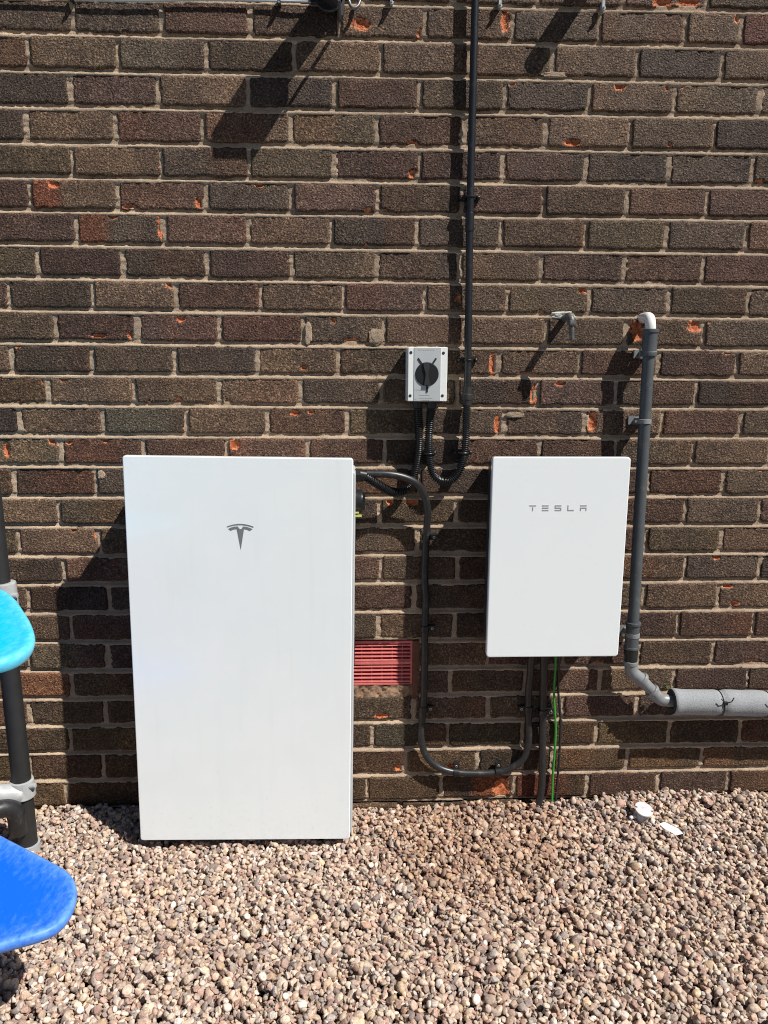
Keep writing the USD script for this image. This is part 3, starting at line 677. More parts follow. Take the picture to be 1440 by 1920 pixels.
# ------------------------------------------------------------------ isolator switch
IY = -.080
i0, i1 = at(765.5, 650.5, Y=IY), at(837.5, 752.5, Y=IY)
iw, ih, icx, icz = i1[0] - i0[0], i0[2] - i1[2], (i0[0] + i1[0]) / 2, (i0[2] + i1[2]) / 2
iso = Thing('isolator_switch', 'pale grey isolator box with black rotary knob on the wall', 'isolator switch', (icx, -.04, icz - ih / 2))
iso.add('base_box', slab(icx - .001, icz, iw + .002, ih + .002, IY + .026, -.004, R=.004, bev=.002), M['box_grey'])
lid = iso.add('lid', slab(icx, icz, iw, ih, IY, IY + .025, R=.003, bev=.0015), M['box_white'])
iso.add('face_plate', slab(icx - .001, icz, iw * .68, ih * .985, IY - .0014, IY + .001, R=.001, bev=.0005), M['box_label'])
kc = at(800.5, 701.5, Y=IY); kr = at(822.5, 701, Y=IY)[0] - kc[0]
kb = iso.add('knob', rod((kc[0], IY - .001, kc[2]), (kc[0], IY - .0040, kc[2]), kr, kr * .98, sides=40, bevel=.0012), look('knob_black', (.006, .006, .006), .5, var=.1))
grip = Polygon([(-.34, .98), (.20, .98), (.20, .55), (.12, 0), (.22, -.6), (.34, -1.0), (-.26, -1.0), (-.20, -.55), (-.12, 0), (-.30, .6)])
iso.add('grip', plate(affinity.translate(affinity.scale(grip, kr * .95, kr * .95, origin=(0, 0)), kc[0], kc[2]), IY - .0080, .0045), M['knob_grip'], parent=kb, smooth=False)
for (xa, ya, xb, yb) in ((784.5, 673, 790.5, 682), (817, 673, 811, 682), (800.5, 725, 800.5, 734.5)):
    a, b = at(xa, ya, Y=IY), at(xb, yb, Y=IY)
    from shapely.geometry import LineString
    iso.add('position_mark', plate(LineString([(a[0], a[2]), (b[0], b[2])]).buffer(.0026), IY - .0028, .0016), M['black_matt'], smooth=False)
for (x, y) in ((770.5, 661), (831.5, 662), (769, 742), (829.5, 742)):
    p = at(x, y, Y=IY); iso.add('screw_recess', rod((p[0], IY - .0006, p[2]), (p[0], IY + .003, p[2]), .0042, sides=16), M['black_matt'], parent=lid)
lines = []
for (x0, x1, y) in ((784, 816, 656), (777, 790, 731), (786, 806, 741), (778, 781, 748), (785, 812, 746.5), (790, 806, 750)):
    a, b = at(x0, y, Y=IY), at(x1, y, Y=IY)
    n = int((x1 - x0) / 3)
    for q in range(max(n, 1)):
        u0 = a[0] + (b[0] - a[0]) * q / max(n, 1); u1 = u0 + (b[0] - a[0]) / max(n, 1) * rng.uniform(.5, .8)
        lines.append(bx(u0, u1, IY - .0018, IY - .0012, a[2] - .0007, a[2] + .0007))
for ln in lines: iso.add('small_print', ln, M['print_grey'], smooth=False)


# ------------------------------------------------------------------ pipes, conduits and cables
def pts(seq, ys):
    ys = np.broadcast_to(ys, (len(seq),))
    return [at(x, y, Y=d) for (x, y), d in zip(seq, ys)]


CY_ = -.024
cond = Thing('rigid_conduit', 'straight black plastic conduit running down the wall beside the isolator', 'conduit', at(876, 757, Y=CY_))
cp = pts([(892.5, -60), (891, 0), (886.5, 180), (882, 365), (880.5, 440), (878.5, 600), (876, 742)], CY_)
cp[0] = cp[1] + (cp[1] - cp[2]) * 1.6
line, L = spline(cp, 60)
cond.add('pipe', tube(line, .0103, 24), M['black_plastic'])
cond.add('coupling', rod(at(881, 400, Y=CY_), at(880.3, 434, Y=CY_), .0124, bevel=.001), M['black_plastic'])
e0, e1 = at(876.3, 727, Y=CY_), at(875, 760, Y=CY_)
cond.add('end_adapter', cat_mesh(rod(e0, e0 + (e1 - e0) * .35, .0132, bevel=.001), rod(e0 + (e1 - e0) * .33, e0 + (e1 - e0) * .72, .0165, bevel=.003), rod(e0 + (e1 - e0) * .70, e1, .0150, .0135)), M['black_matt'])


def saddle(name, label, px, py, half, r, yc):
    c = at(px, py, Y=yc); t = Thing(name, label, 'conduit clip', (c[0], -.004, c[2]), 'saddle clips on the black conduits')
    t.add('strap', cat_mesh(ring(c, (0, 0, 1), r + .0015, .0026), bx(c[0] - half, c[0] + half, yc * .55, yc * .35, c[2] - .005, c[2] + .005), bx(c[0] - half * .9, c[0] + half * .9, -.006, .002, c[2] - .008, c[2] + .008)), M['black_plastic'])
    for s_ in (-1, 1):
        q = (c[0] + s_ * half, 0, c[2])
        t.add('screw_boss', cat_mesh(rod((q[0], -.002, q[2]), (q[0], yc * .62, q[2]), .0075, .0065, bevel=.0012), trimesh.Trimesh(trimesh.creation.icosphere(2, .0062).vertices + [q[0], yc * .62, q[2]], trimesh.creation.icosphere(2).faces)), M['black_plastic'])


saddle('conduit_clip', 'upper black saddle clip on the straight conduit above the isolator', 881.5, 369, .024, .0103, CY_)
saddle('conduit_clip', 'lower black saddle clip on the straight conduit right of the isolator', 877.5, 675, .024, .0103, CY_)


def corrugated(path_pts, r, pitch=.0058):
    _, L = spline(path_pts, 50)
    n = int(L / pitch * 7); p, L = spline(path_pts, n)
    ph = np.linspace(0, L / pitch, n) % 1.0
    rr = np.where(ph < .55, r, r - .0032) - .0012 * np.abs(np.clip((ph - .27) / .27, -1, 1)) ** 3
    return tube(p, rr, 20)


fx = Thing('flexible_conduit', 'black corrugated conduit hanging in a U loop beneath the isolator', 'flexible conduit', at(830, 907, Y=-.04))
fx.add('tube', corrugated(pts([(875, 757), (874, 790), (873, 820), (870, 850), (860, 885), (838, 903), (818, 896), (806, 868), (803, 840), (805, 805), (808, 775), (809, 754)], [-.024, -.026, -.028, -.028, -.030, -.034, -.034, -.032, -.032, -.034, -.038, -.042]), .0134), M['black_plastic'])
fx.add('gland', rod(at(809, 765, Y=-.05), at(809, 751, Y=-.05), .014, sides=8), M['black_matt'])
fy = Thing('flexible_conduit', 'black corrugated conduit sweeping from the isolator to the tall battery cabinet', 'flexible conduit', at(742, 920, Y=-.05))
fy.add('tube', corrugated(pts([(783, 754), (785, 785), (786, 820), (784, 855), (777, 890), (764, 915), (742, 923), (718, 914), (697, 901), (680, 892), (666, 889)], [-.042, -.036, -.030, -.026, -.026, -.032, -.050, -.072, -.088, -.094, -.092]), .0132), M['black_plastic'])
fy.add('gland', rod(at(783, 765, Y=-.048), at(783, 751, Y=-.048), .014, sides=8), M['black_matt'])
saddle('conduit_clip', 'black saddle clip on the left limb of the hanging U loop', 803.5, 850, .0185, .0134, -.032)
saddle('conduit_clip', 'black saddle clip on the right limb of the hanging U loop', 868.5, 849, .0225, .0134, -.028)

main = pts([(672, 887), (693, 888.5), (723, 889), (757, 895), (782, 908), (796, 929), (801.5, 954), (800.5, 990), (798, 1030), (796.5, 1080), (798.5, 1120), (796.5, 1172), (796.5, 1222), (795, 1284), (793.5, 1326), (790.5, 1357), (789.5, 1385),
            (796, 1412), (815, 1434), (848, 1447), (890, 1450), (932, 1448), (962, 1438), (981, 1422), (989.5, 1400), (991.5, 1360), (990.5, 1327), (994, 1260), (997, 1228)],
           [-.085, -.083, -.080, -.072, -.062, -.050, -.040, -.028, -.021, -.021, -.022, -.020, -.021, -.021, -.020, -.021, -.022, -.022, -.022, -.021, -.021, -.021, -.022, -.022, -.021, -.020, -.020, -.035, -.050])
cab = Thing('armoured_cable', 'thick black cable from the battery cabinet round the red vent up to the gateway', 'cable', main[20])
line, L = spline(main, 320)
cab.add('sheath', tube(line + (meshkit.noise(line * 30, 4) - .5)[:, None] * [.003, 0, 0], .0109, 18), M['cable_black'])
sec = pts([(1019, 1228), (1019.5, 1260), (1018.5, 1300), (1018, 1340), (1017, 1377), (1016.5, 1420), (1016.5, 1455), (1014.5, 1485), (1009, 1512)], [-.05, -.04, -.026, -.021, -.022, -.024, -.026, -.030, -.034])
cb2 = Thing('armoured_cable', 'short thick black cable dropping straight from the gateway into gravel', 'cable', sec[-1])
line, L = spline(sec, 90)
cb2.add('sheath', tube(line, .0117, 18), M['cable_black'])
gr = Thing('earth_wire', 'thin bright green earth wire dropping from the gateway into gravel', 'wire', at(1035, 1512, Y=-.035))
line, L = spline(pts([(1042, 1226), (1041, 1255), (1039.5, 1280), (1039.5, 1327), (1041.5, 1352), (1041, 1393), (1039, 1422), (1036.5, 1455), (1035.5, 1485), (1035, 1518)], [-.05, -.042, -.036, -.034, -.034, -.034, -.036, -.037, -.038, -.040]), 90)
gr.add('wire', tube(line, .0034, 12), M['green_wire'])
for y, x in ((1297, 1040), (1411, 1041), (1483, 1036.5)):
    p = at(x + 3, y, Y=-.030); gr.add('cable_tie', ring(p, (.1, 0, 1), .0095, .0012), M['black_matt'])
tn = Thing('thin_cable', 'thin dark grey cable behind the green earth wire', 'cable', at(1042, 1505, Y=-.02))
line, L = spline(pts([(1049, 1228), (1047, 1265), (1047, 1300), (1051, 1350), (1050, 1390), (1047.5, 1435), (1044, 1475), (1041, 1512)], [-.05, -.030, -.020, -.016, -.016, -.018, -.022, -.03]), 80)
tn.add('sheath', tube(line, .0038, 12), M['cable_black'])
tn.add('collar', rod(at(1051, 1350, Y=-.016), at(1051, 1359, Y=-.016), .0058), M['black_matt'])


def cleat(label, px, py, d, tabside, r=.0103, yc=-.021, bright=False):
    """Strap round a cable with a screwed tab; d = cable direction in the wall plane, tabside = direction to the tab."""
    c = at(px, py, Y=yc); d = np.array([d[0], 0, d[1]], float); d /= np.linalg.norm(d); t_ = np.array([tabside[0], 0, tabside[1]], float); t_ /= np.linalg.norm(t_)
    th = Thing('cable_cleat', label, 'cable cleat', (c[0], -.003, c[2]), 'black cleats holding the thick cables')
    w = .0095
    st = tube([c - d * w, c - d * (w - .001), c + d * (w - .001), c + d * w], [r + .0028, r + .0040, r + .0040, r + .0028], 22)
    tb = trimesh.creation.box(extents=(.029, .014, 2 * w * .95))
    Rm = np.eye(4); Rm[:3, 0], Rm[:3, 1], Rm[:3, 2] = t_, np.cross(d, t_), d
    Rm[:3, 3] = c + t_ * (r + .007) + np.array([0, .004, 0]); tb.apply_transform(Rm)
    if np.linalg.det(Rm[:3, :3]) < 0: tb.invert()
    th.add('strap', cat_mesh(st, tb), M['black_plastic'])
    s_ = c + t_ * (r + .0125) + np.array([0, -.0025, 0]); R_ = .0062 if bright else .0046
    th.add('screw', cat_mesh(rod(s_ + [0, .001, 0], s_ - [0, .0022, 0], R_, R_ * .85, bevel=.0006), ), M['screw_metal'])
    th.add('screw_socket', rod(s_ - [0, .0018, 0], s_ - [0, .0025, 0], R_ * .5, sides=10), M['black_matt'])


cleat('black cleat on the thick cable just below its top bend', 799.5, 1007, (0, 1), (1, 0), yc=-.024)
cleat('black cleat on the thick cable above the red vent level', 796.5, 1178, (0, 1), (1, 0), yc=-.020)
cleat('black cleat on the thick cable below and right of the red vent', 793.5, 1329, (0, 1), (1, 0), yc=-.020)
cleat('black cleat on the left of the cable bottom run', 855, 1448, (1, -.05), (0, 1))
cleat('black cleat on the right of the cable bottom run', 934, 1447, (1, .1), (0, 1))
cleat('black cleat on the rising cable with its screw on the left', 991, 1329, (0, 1), (-1, 0), yc=-.020)
cleat('black cleat with bright screw on the short straight cable', 1018, 1335, (0, 1), (1, 0), r=.0117, yc=-.021, bright=True)

# ------------------------------------------------------------------ waste pipe with foam lagging
PY = -.052
wp = Thing('waste_pipe', 'grey plastic waste pipe with white elbow at its top end', 'waste pipe', at(1185, 1240, Y=PY))
ptop, pbot = at(1217.5, 640, Y=PY), at(1186.5, 1180, Y=PY)
el = at(1220, 598, Y=PY)
line, L = spline([(el[0] - .002, .012, el[2] + .006), (el[0] - .001, -.018, el[2] + .006), (el[0], PY + .008, el[2] + .001), (el[0], PY, el[2] - .012), (ptop[0] + .001, PY, ptop[2] + .01)], 30)
wp.add('white_elbow', tube(line, .0150, 24), M['white_plastic'])
wp.add('pipe', rod(ptop, pbot, .0170, sides=32), M['grey_pipe'])
d = (pbot - ptop) / np.linalg.norm(pbot - ptop)
q0, q1 = at(1219.5, 617, Y=PY), at(1216, 668, Y=PY)
wp.add('socket', cat_mesh(rod(q0, q1, .0212, bevel=.001), rod(q0, q0 + d * .011, .0240, bevel=.002), rod(q1 - d * .012, q1, .0232, bevel=.002)), M['grey_pipe'])
q0, q1, q2 = at(1187.5, 1166, Y=PY), at(1183.5, 1215, Y=PY), at(1183, 1240, Y=PY)
wp.add('socket', cat_mesh(rod(q0, q1, .0205, bevel=.001), rod(q0, q0 + d * .010, .0235, bevel=.002), rod(q1 - d * .006, q1 + d * .002, .0232, bevel=.002)), M['grey_pipe'])
wp.add('seal_ring', rod(q1 + d * .0015, q2, .0215, .0190, bevel=.002), M['rubber'])
wp.add('socket', rod(q2 - d * .002, q2 + d * .010, .0222, bevel=.002), M['grey_fitting'])
def P_(x, y): return at(x, y, Y=PY)
def bend(p0, p1, p2, r, n=7):                           # tight moulded bend: straight, short curve, straight
    u = p1 - (p1 - p0) / np.linalg.norm(p1 - p0) * .012; w_ = p1 + (p2 - p1) / np.linalg.norm(p2 - p1) * .012
    q = [p0] + [(1 - t) ** 2 * u + 2 * t * (1 - t) * p1 + t * t * w_ for t in np.linspace(0, 1, n)] + [p2]
    return tube(q, r, 30)
wp.add('elbow', bend(P_(1183, 1243), P_(1183.5, 1260), P_(1204, 1276), .0200), M['grey_fitting'])
dd = P_(1225, 1298) - P_(1200, 1273); dd /= np.linalg.norm(dd)
c0 = P_(1203, 1274); wp.add('elbow_collar', rod(c0 - dd * .007, c0 + dd * .006, .0238, bevel=.003), M['grey_fitting'])
wp.add('link_pipe', rod(P_(1200, 1272), P_(1226, 1299), .0175, sides=30), M['grey_fitting'])
c0 = P_(1223, 1296); wp.add('elbow_collar', rod(c0 - dd * .007, c0 + dd * .006, .0232, bevel=.003), M['grey_fitting'])
wp.add('elbow', bend(P_(1223, 1296), P_(1238, 1312), P_(1275, 1316), .0192), M['grey_fitting'])
wp.add('lower_run', rod(at(1270, 1316, Y=PY), at(1560, 1319, Y=PY), .0165), M['grey_pipe'])

# foam lagging: a hollow sleeve
l0, l1 = at(1259, 1315.5, Y=PY - .004), at(1560, 1321, Y=PY - .004)
ld = (l1 - l0) / np.linalg.norm(l1 - l0)
lag = Thing('pipe_lagging', 'grey foam lagging sleeve round the horizontal pipe end', 'pipe lagging', l0)
n = 160; tt = np.linspace(0, 1, n)
Ro = .0405 + (meshkit.noise(np.c_[tt * 14, tt * 0, tt * 0 + 3], 6) - .5) * .003
tie_t = [np.linalg.norm(at(1347, 1316, Y=PY) - l0) / np.linalg.norm(l1 - l0), np.linalg.norm(at(1437, 1318, Y=PY) - l0) / np.linalg.norm(l1 - l0)]
for t_ in tie_t: Ro = Ro - .0045 * np.exp(-((tt - t_) / .022) ** 2)
Ro[0] -= .003; Ro[1] -= .001
outer = tube(l0 + (l1 - l0) * tt[:, None], Ro, 40, caps=False)
lag.add('sleeve', outer, M['foam'])
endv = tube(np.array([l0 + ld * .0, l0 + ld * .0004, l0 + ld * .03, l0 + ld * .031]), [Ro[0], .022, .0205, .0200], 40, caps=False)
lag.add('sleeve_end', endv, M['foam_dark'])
for t_, (cx_, cy_) in zip(tie_t, ((1347, 1316), (1437, 1318))):
    c = l0 + (l1 - l0) * t_
    tie = ring(c, ld + np.array([0, 0, .10]), .0372, .0022, n=40)
    hd = bx(c[0] - .004, c[0] + .006, c[1] - .043, c[1] - .034, c[2] + .010, c[2] + .020)
    tl = [tube([c + [.002, -.040, .016], c + [.012, -.052, .026], c + [.018, -.053, .040]], .0017, 8), tube([c + [.002, -.040, .016], c + [-.010, -.048, .024], c + [-.018, -.046, .033]], .0015, 8)]
    lag.add('cable_tie', cat_mesh(tie, hd, *tl), M['black_matt'])
lag.add('moss_tuft', trimesh.Trimesh(trimesh.creation.icosphere(3).vertices * [.007, .006, .005] * (1 + (meshkit.noise(trimesh.creation.icosphere(3).vertices * 4) - .5)[:, None]) + (l0 + [-.010, .014, .040]), trimesh.creation.icosphere(3).faces, process=False), M['moss'])


def bracket(label, px, py, r, tab, both=False):
    c = at(px, py, Y=PY); t = Thing('pipe_bracket', label, 'pipe bracket', (c[0], 0, c[2]), 'brackets of the grey waste pipe')
    t.add('band', cat_mesh(tube([c + [0, 0, .007], c + [0, 0, .006], c - [0, 0, .006], c - [0, 0, .007]], [r + .001, r + .003, r + .003, r + .001], 30), bx(c[0] + tab, c[0] - r * .5, PY + .001, PY + .006, c[2] - .0055, c[2] + .0055)), M['grey_fitting'])
    t.add('back_plate', cat_mesh(bx(c[0] - .012, c[0] + .012, PY + r * .9, .001, c[2] - .008, c[2] + .008), bx(c[0] + tab, c[0] + abs(tab), -.006, .002, c[2] - .012, c[2] + .012)), M['grey_fitting'])
    for dz in ((-.011, .011) if both else (0,)):
        q = np.array([c[0] + tab + .006, PY + .001, c[2] + dz]); t.add('screw', rod(q + [0, .012, 0], q - [0, .003, 0], .0045, bevel=.0008), M['screw_metal'])


bracket('grey bracket with two screws at the top of the waste pipe', 1217, 663, .0185, -.027, True)
bracket('light grey bracket midway down the waste pipe', 1208, 790, .0172, -.030)
bracket('grey bracket low on the waste pipe above its elbow', 1186, 1190, .0185, -.034)

# ------------------------------------------------------------------ overflow pipe stub in its dab of mortar
w0 = at(1058, 592, Y=0)
ov = Thing('overflow_pipe', 'short dull metal overflow pipe turned down out of the wall', 'overflow pipe', w0)
oy = -.075
e_ = at(1071, 595, Y=oy)
line, L = spline([(w0[0] + .001, .03, e_[2] + .004), (e_[0], -.03, e_[2] + .004), (e_[0], oy + .012, e_[2] + .003), (e_[0] + .001, oy, e_[2] - .008), (e_[0] + .001, oy, e_[2] - .022)], 40)
ov.add('elbow', tube(line, .0100, 20), M['copper_dull'])
b_ = at(1071.5, 638, Y=oy)
ov.add('spout', rod((e_[0] + .001, oy, e_[2] - .018), (b_[0] + .002, oy + .002, b_[2]), .0078, .0072, bevel=.001), M['copper_dull'])
ov.add('nut', rod((e_[0] + .001, oy, e_[2] - .008), (e_[0] + .001, oy, e_[2] - .021), .0128, sides=6, bevel=.001), M['copper_dull'])
sp = trimesh.creation.icosphere(4); v = np.array(sp.vertices)
nn = meshkit.fbm(v * 2.2 + 3, 3, 2) - .5
v = np.sign(v) * np.abs(v) ** .8 * np.array([.033, .006, .011]) * (1 + nn * .9)[:, None] + [w0[0] - .004, .002, w0[2] + .001]
ov.add('mortar_dab', trimesh.Trimesh(v, sp.faces, process=False), M['render_patch'])

# ------------------------------------------------------------------ red louvred vent
vx0, vx1, vz0, vz1 = VENT[0], at(773, 1250, Y=.012)[0], at(760, 1284, Y=.012)[2], VENT[3] - .002
ven = Thing('air_vent', 'red plastic louvred air vent in the wall beside the battery cabinet', 'air vent', ((vx0 + vx1) / 2, .01, vz0))
vy = .012
ven.add('frame', cat_mesh(bx(vx0, vx1, vy, vy + .03, vz1 - .008, vz1), bx(vx0, vx1, vy, vy + .03, vz0, vz0 + .006), bx(vx1 - .006, vx1, vy, vy + .03, vz0 + .006, vz1 - .008), bx(vx0, vx0 + .006, vy, vy + .03, vz0 + .006, vz1 - .008)), M['vent_red'], smooth=False)
zm = (vz0 + vz1) / 2
ven.add('middle_rail', bx(vx0 + .006, vx1 - .006, vy + .001, vy + .012, zm - .0045, zm + .0045), M['vent_red'], smooth=False)
for half, (za, zb) in enumerate(((vz0 + .006, zm - .0045), (zm + .0045, vz1 - .008))):
    for k in range(5):
        z = za + (zb - za) * (k + .5) / 5; hh = (zb - za) / 5
        sl = trimesh.Trimesh([(x, y, zz_) for x in (vx0 + .006, vx1 - .006) for y, zz_ in ((vy + .002, z - hh * .28), (vy + .003, z + hh * .04), (vy + .018, z + hh * .20), (vy + .017, z - hh * .15))],
                             [[0, 1, 5], [0, 5, 4], [1, 2, 6], [1, 6, 5], [2, 3, 7], [2, 7, 6], [3, 0, 4], [3, 4, 7], [0, 3, 2], [0, 2, 1], [4, 5, 6], [4, 6, 7]], process=False)
        sl.fix_normals(); ven.add('slat', sl, M['vent_red'], smooth=False)
for x in np.linspace(vx0, vx1, 8)[1:-1]:
    ven.add('divider', bx(x - .0009, x + .0009, vy + .0045, vy + .020, vz0 + .006, vz1 - .008), M['vent_red'], smooth=False)
wall.add('vent_backing', bx(VENT[0], VENT[1] + .004, vy + .032, vy + .036, VENT[2], VENT[3]), M['black_matt'], smooth=False)
wall.add('vent_reveal', bx(vx1 + .001, VENT[1] + .005, .004, .03, VENT[2], VENT[3]), M['reveal'], smooth=False)
# mortar packed under the vent, a piece of the wall
gx2 = np.linspace(VENT[0] - .004, VENT[1] + .002, 60); gz2 = np.linspace(VENT[2] + .002, vz0 + .001, 16)
A, B = np.meshgrid(gx2, gz2, indexing='ij')
YY = .006 + (meshkit.fbm(np.stack([A * 70, B * 70, A * 0], -1), 3, 4) - .5) * .016
idx = np.arange(A.size).reshape(A.shape); a, b, c, e = idx[:-1, :-1].ravel(), idx[1:, :-1].ravel(), idx[1:, 1:].ravel(), idx[:-1, 1:].ravel()
wall.add('vent_bedding', trimesh.Trimesh(np.stack([A, YY, B], -1).reshape(-1, 3), np.vstack([np.stack([a, b, c], 1), np.stack([a, c, e], 1)]), process=False), M['mortar_patch'], smooth=True, label='rough brownish mortar packed under the red vent')
# filled holes in the brickwork
for (px, py, sx, sz) in ((578, 625, .010, .028), (706, 632, .020, .020), (965, 778, .026, .008), (190, 890, .010, .013), (1040, 140, .030, .007)):
    c = at(px, py, Y=0); v = np.array(sp.vertices); nn = meshkit.fbm(v * 2 + px, 3, 2) - .5; v = np.sign(v) * np.abs(v) ** .7
    wall.add('mortar_fill', trimesh.Trimesh(v * np.array([sx, .0035, sz]) * (1 + nn * .8)[:, None] + [c[0], .0005, c[2]], sp.faces, process=False), M['mortar'], smooth=True)

# ------------------------------------------------------------------ lamp at the top, its cable and the loose clips
lc = at(618, -2, Y=0)
lamp = Thing('security_light', 'dark cylindrical security light fixed high on the wall', 'security light', lc)
sh_ = at(435, 306, Y=0); dl = (lc[2] - .036 - sh_[2]) / 2.2                 # how far the lamp head stands out
hx = sh_[0] + 1.45 * dl
head = slab(0, 0, .116, .076, 0, .070, R=.012, bev=.004); head.apply_translation((hx, -dl, lc[2] + .002))
dark_b = look('lamp_blue', (.012, .015, .022), .35, var=.1)
lamp.add('housing', head, dark_b)
lamp.add('arm', rod(lc + [0, -.020, 0], (hx, -dl + .068, lc[2] + .002), .037, .037, sides=40, bevel=.004), dark_b)
lamp.add('rear_ring', rod(lc + [0, -.012, 0], lc + [0, -.022, 0], .0390, sides=40, bevel=.002), M['grey_pipe'])
lamp.add('wall_plate', rod(lc + [0, .001, 0], lc + [0, -.022, 0], .034, sides=30, bevel=.003), M['dark_case'])
br0 = at(640, -6, Y=-.012)
lamp.add('bracket', cat_mesh(plate(Polygon([(br0[0] - .014, br0[2] + .05), (br0[0] + .018, br0[2] + .05), (br0[0] + .004, br0[2] - .048), (br0[0] - .006, br0[2] - .048)]), -.022, .02), rod(at(637, 38, Y=-.02), at(637, 38, Y=-.02) + [-.0, -.09, .01], .0045)), M['grey_pipe'])
tip = np.array([hx, -dl, lc[2] + .002]); lens = tip + [0, -.002, 0]; R_l = .036
lamp.add('lens', rod(tip + [0, .002, 0], lens, R_l * .8, sides=32), M['white_plastic'])
ho = Thing('cable_hook', 'small shiny metal cable hook beside the security light', 'hook', at(663, 12, Y=-.02))
line, L = spline([at(652, -30, Y=-.012), at(655, 4, Y=-.018), at(662, 15, Y=-.024), at(671, 11, Y=-.020), at(674, -8, Y=-.014)], 30)
ho.add('loop', tube(line, .0044, 12), look('dull_metal', (.22, .22, .22), .3, metal=.7, var=.2))
wc = Thing('white_cable', 'thin white cable clipped along the top mortar joint', 'cable', at(350, 3, Y=-.01))
line, L = spline([at(-60, -9, Y=-.008), at(110, -2, Y=-.008), at(250, 1, Y=-.009), at(400, 0, Y=-.008), at(520, 2, Y=-.010), at(560, 3, Y=-.012), at(588, 4, Y=-.012)], 70)
wc.add('sheath', tube(line, .0030, 12), M['box_label'])
wc.add('end_sleeve', rod(at(583, 4, Y=-.012), at(594, 3, Y=-.014), .0058), M['black_plastic'])
for px, py, lab in ((524, 4, 'black nail clip on the white cable left of the security light'), (734, 2, 'small pale nail clip right of the security light at the top edge'), (937, 8, 'small pale nail clip right of the straight black conduit'), (1130, 13, 'pale nail clip farthest right along the top of the wall'), (136, -4, 'nail clip near the left end of the white cable')):
    c = at(px, py, Y=-.006); t = Thing('nail_clip', lab, 'cable clip', (c[0], 0, c[2]), 'nail clips along the top of the wall')
    mt = M['black_plastic'] if px in (524, 136) else M['box_label']
    t.add('saddle', cat_mesh(bx(c[0] - .0035, c[0] + .0035, -.014, .004, c[2] - .003, c[2] + .013), rod(c + [0, -.002, -.008], c + [0, -.012, -.008], .005, bevel=.001), bx(c[0] - .0035, c[0] + .0035, -.012, .004, c[2] - .010, c[2] - .003)), mt)
    t.add('nail', rod(c + [0, -.010, -.006], c + [0, -.0165, -.006], .0028, sides=10), M['screw_metal'])

# a second outlet, above the frame, whose shadow lies on the upper right of the wall
hp = at(1113, -52, Y=0)
hi = Thing('flue_outlet', 'small grey outlet pipe high on the wall above the right clips', 'outlet pipe', hp)
hi.add('pipe', rod(hp + [0, .02, 0], hp + [0, -.105, 0], .026, sides=28, bevel=.002), M['grey_pipe'])
hi.add('flange', rod(hp + [0, .003, 0], hp + [0, -.008, 0], .040, sides=28, bevel=.002), M['grey_pipe'])

# ------------------------------------------------------------------ round cap and shard in the gravel
cc = at(1207, 1519, Z=.044)
cap = Thing('drain_cap', 'white round notched cap on a short stem in the gravel', 'drain cap', (cc[0], cc[1], .02))
ax = np.array([.10, -.34, 1.0]); ax /= np.linalg.norm(ax)
disc = Polygon([(.0275 * math.cos(t), .0275 * math.sin(t)) for t in np.linspace(0, 2 * np.pi, 60)[:-1]])
for an in (165, -15):
    cx_, cz_ = .0275 * math.cos(math.radians(an)), .0275 * math.sin(math.radians(an))
    disc = disc.difference(affinity.rotate(sbox(cx_ - .007, cz_ - .0028, cx_ + .007, cz_ + .0028), an, origin=(cx_, cz_)))
dm = trimesh.creation.extrude_polygon(disc, .005, engine='earcut')
Rm = np.eye(4); e1 = np.cross([0, 1, 0], ax); e1 /= np.linalg.norm(e1); Rm[:3, 0], Rm[:3, 1], Rm[:3, 2], Rm[:3, 3] = e1, np.cross(ax, e1), ax, cc
dm.apply_transform(Rm); cap.add('cover', dm, M['white_metal'])
cap.add('stem', cat_mesh(rod(cc - ax * .0005, cc - ax * .055, .0225, sides=36), rod(cc - ax * .006, cc - ax * .010, .0245, sides=36)), M['pale_fitting'])
lv = cc - ax * .02
cap.add('side_lug', rod(lv + [-.022, -.006, 0], lv + [-.042, -.012, -.004], .006, bevel=.001), M['white_metal'])
sc = at(1256, 1559, Z=.028)
hullp = np.array([(-.030, .012, .002), (-.012, .016, .006), (.022, -.004, .005), (.032, -.018, .001), (.010, -.022, .003), (-.016, -.006, .006), (-.02, .0, -.006), (.02, -.012, -.006), (.0, .006, -.006)])
tl_ = math.radians(30); hullp = hullp * np.array([1.05, 1.05, .6]) @ np.array([[1, 0, 0], [0, math.cos(tl_), math.sin(tl_)], [0, -math.sin(tl_), math.cos(tl_)]]); h = trimesh.convex.convex_hull(hullp + sc + [0, 0, .012])
single('white_shard', h, M['pale_stone'], 'flat pale white shard lying on the gravel near the drain cap', 'shard', smooth=20)

# ------------------------------------------------------------------ pole frame and coloured boards at the left
PYO = -.20
pb = at(54, 1588, Y=PYO); pt = at(-16, 940, Y=PYO)
pd = (pt - pb) / np.linalg.norm(pt - pb)
pf = Thing('pole_frame', 'black pole frame with grey clamp fittings at the left edge', 'pole frame', (pb[0], PYO, 0))
pf.add('pole', rod(pb - pd * .02, pb + pd * 1.9, .0262, sides=32), M['black_matt'])
s0 = at(54, 1592, Y=PYO)
pf.add('base_socket', cat_mesh(tube([s0 - pd * .05, s0 - pd * .03, s0 + pd * .020, s0 + pd * .0215, s0 + pd * .010], [.032, .031, .0330, .0300, .0265], 32, caps=False)), M['pale_fitting'])
c1 = at(42, 1478, Y=PYO)
pf.add('clamp', cat_mesh(rod(c1 - pd * .026, c1 + pd * .028, .0345, .0330, bevel=.004), rod(c1 + [.020, -.012, .012], c1 + [.044, -.012, .016], .008, bevel=.002),
                         rod(c1 + [0, -.01, -.010], c1 + [-.085, -.06, .016], .030, .027, bevel=.004)), M['pale_fitting'])
c2 = at(8, 1118, Y=PYO)
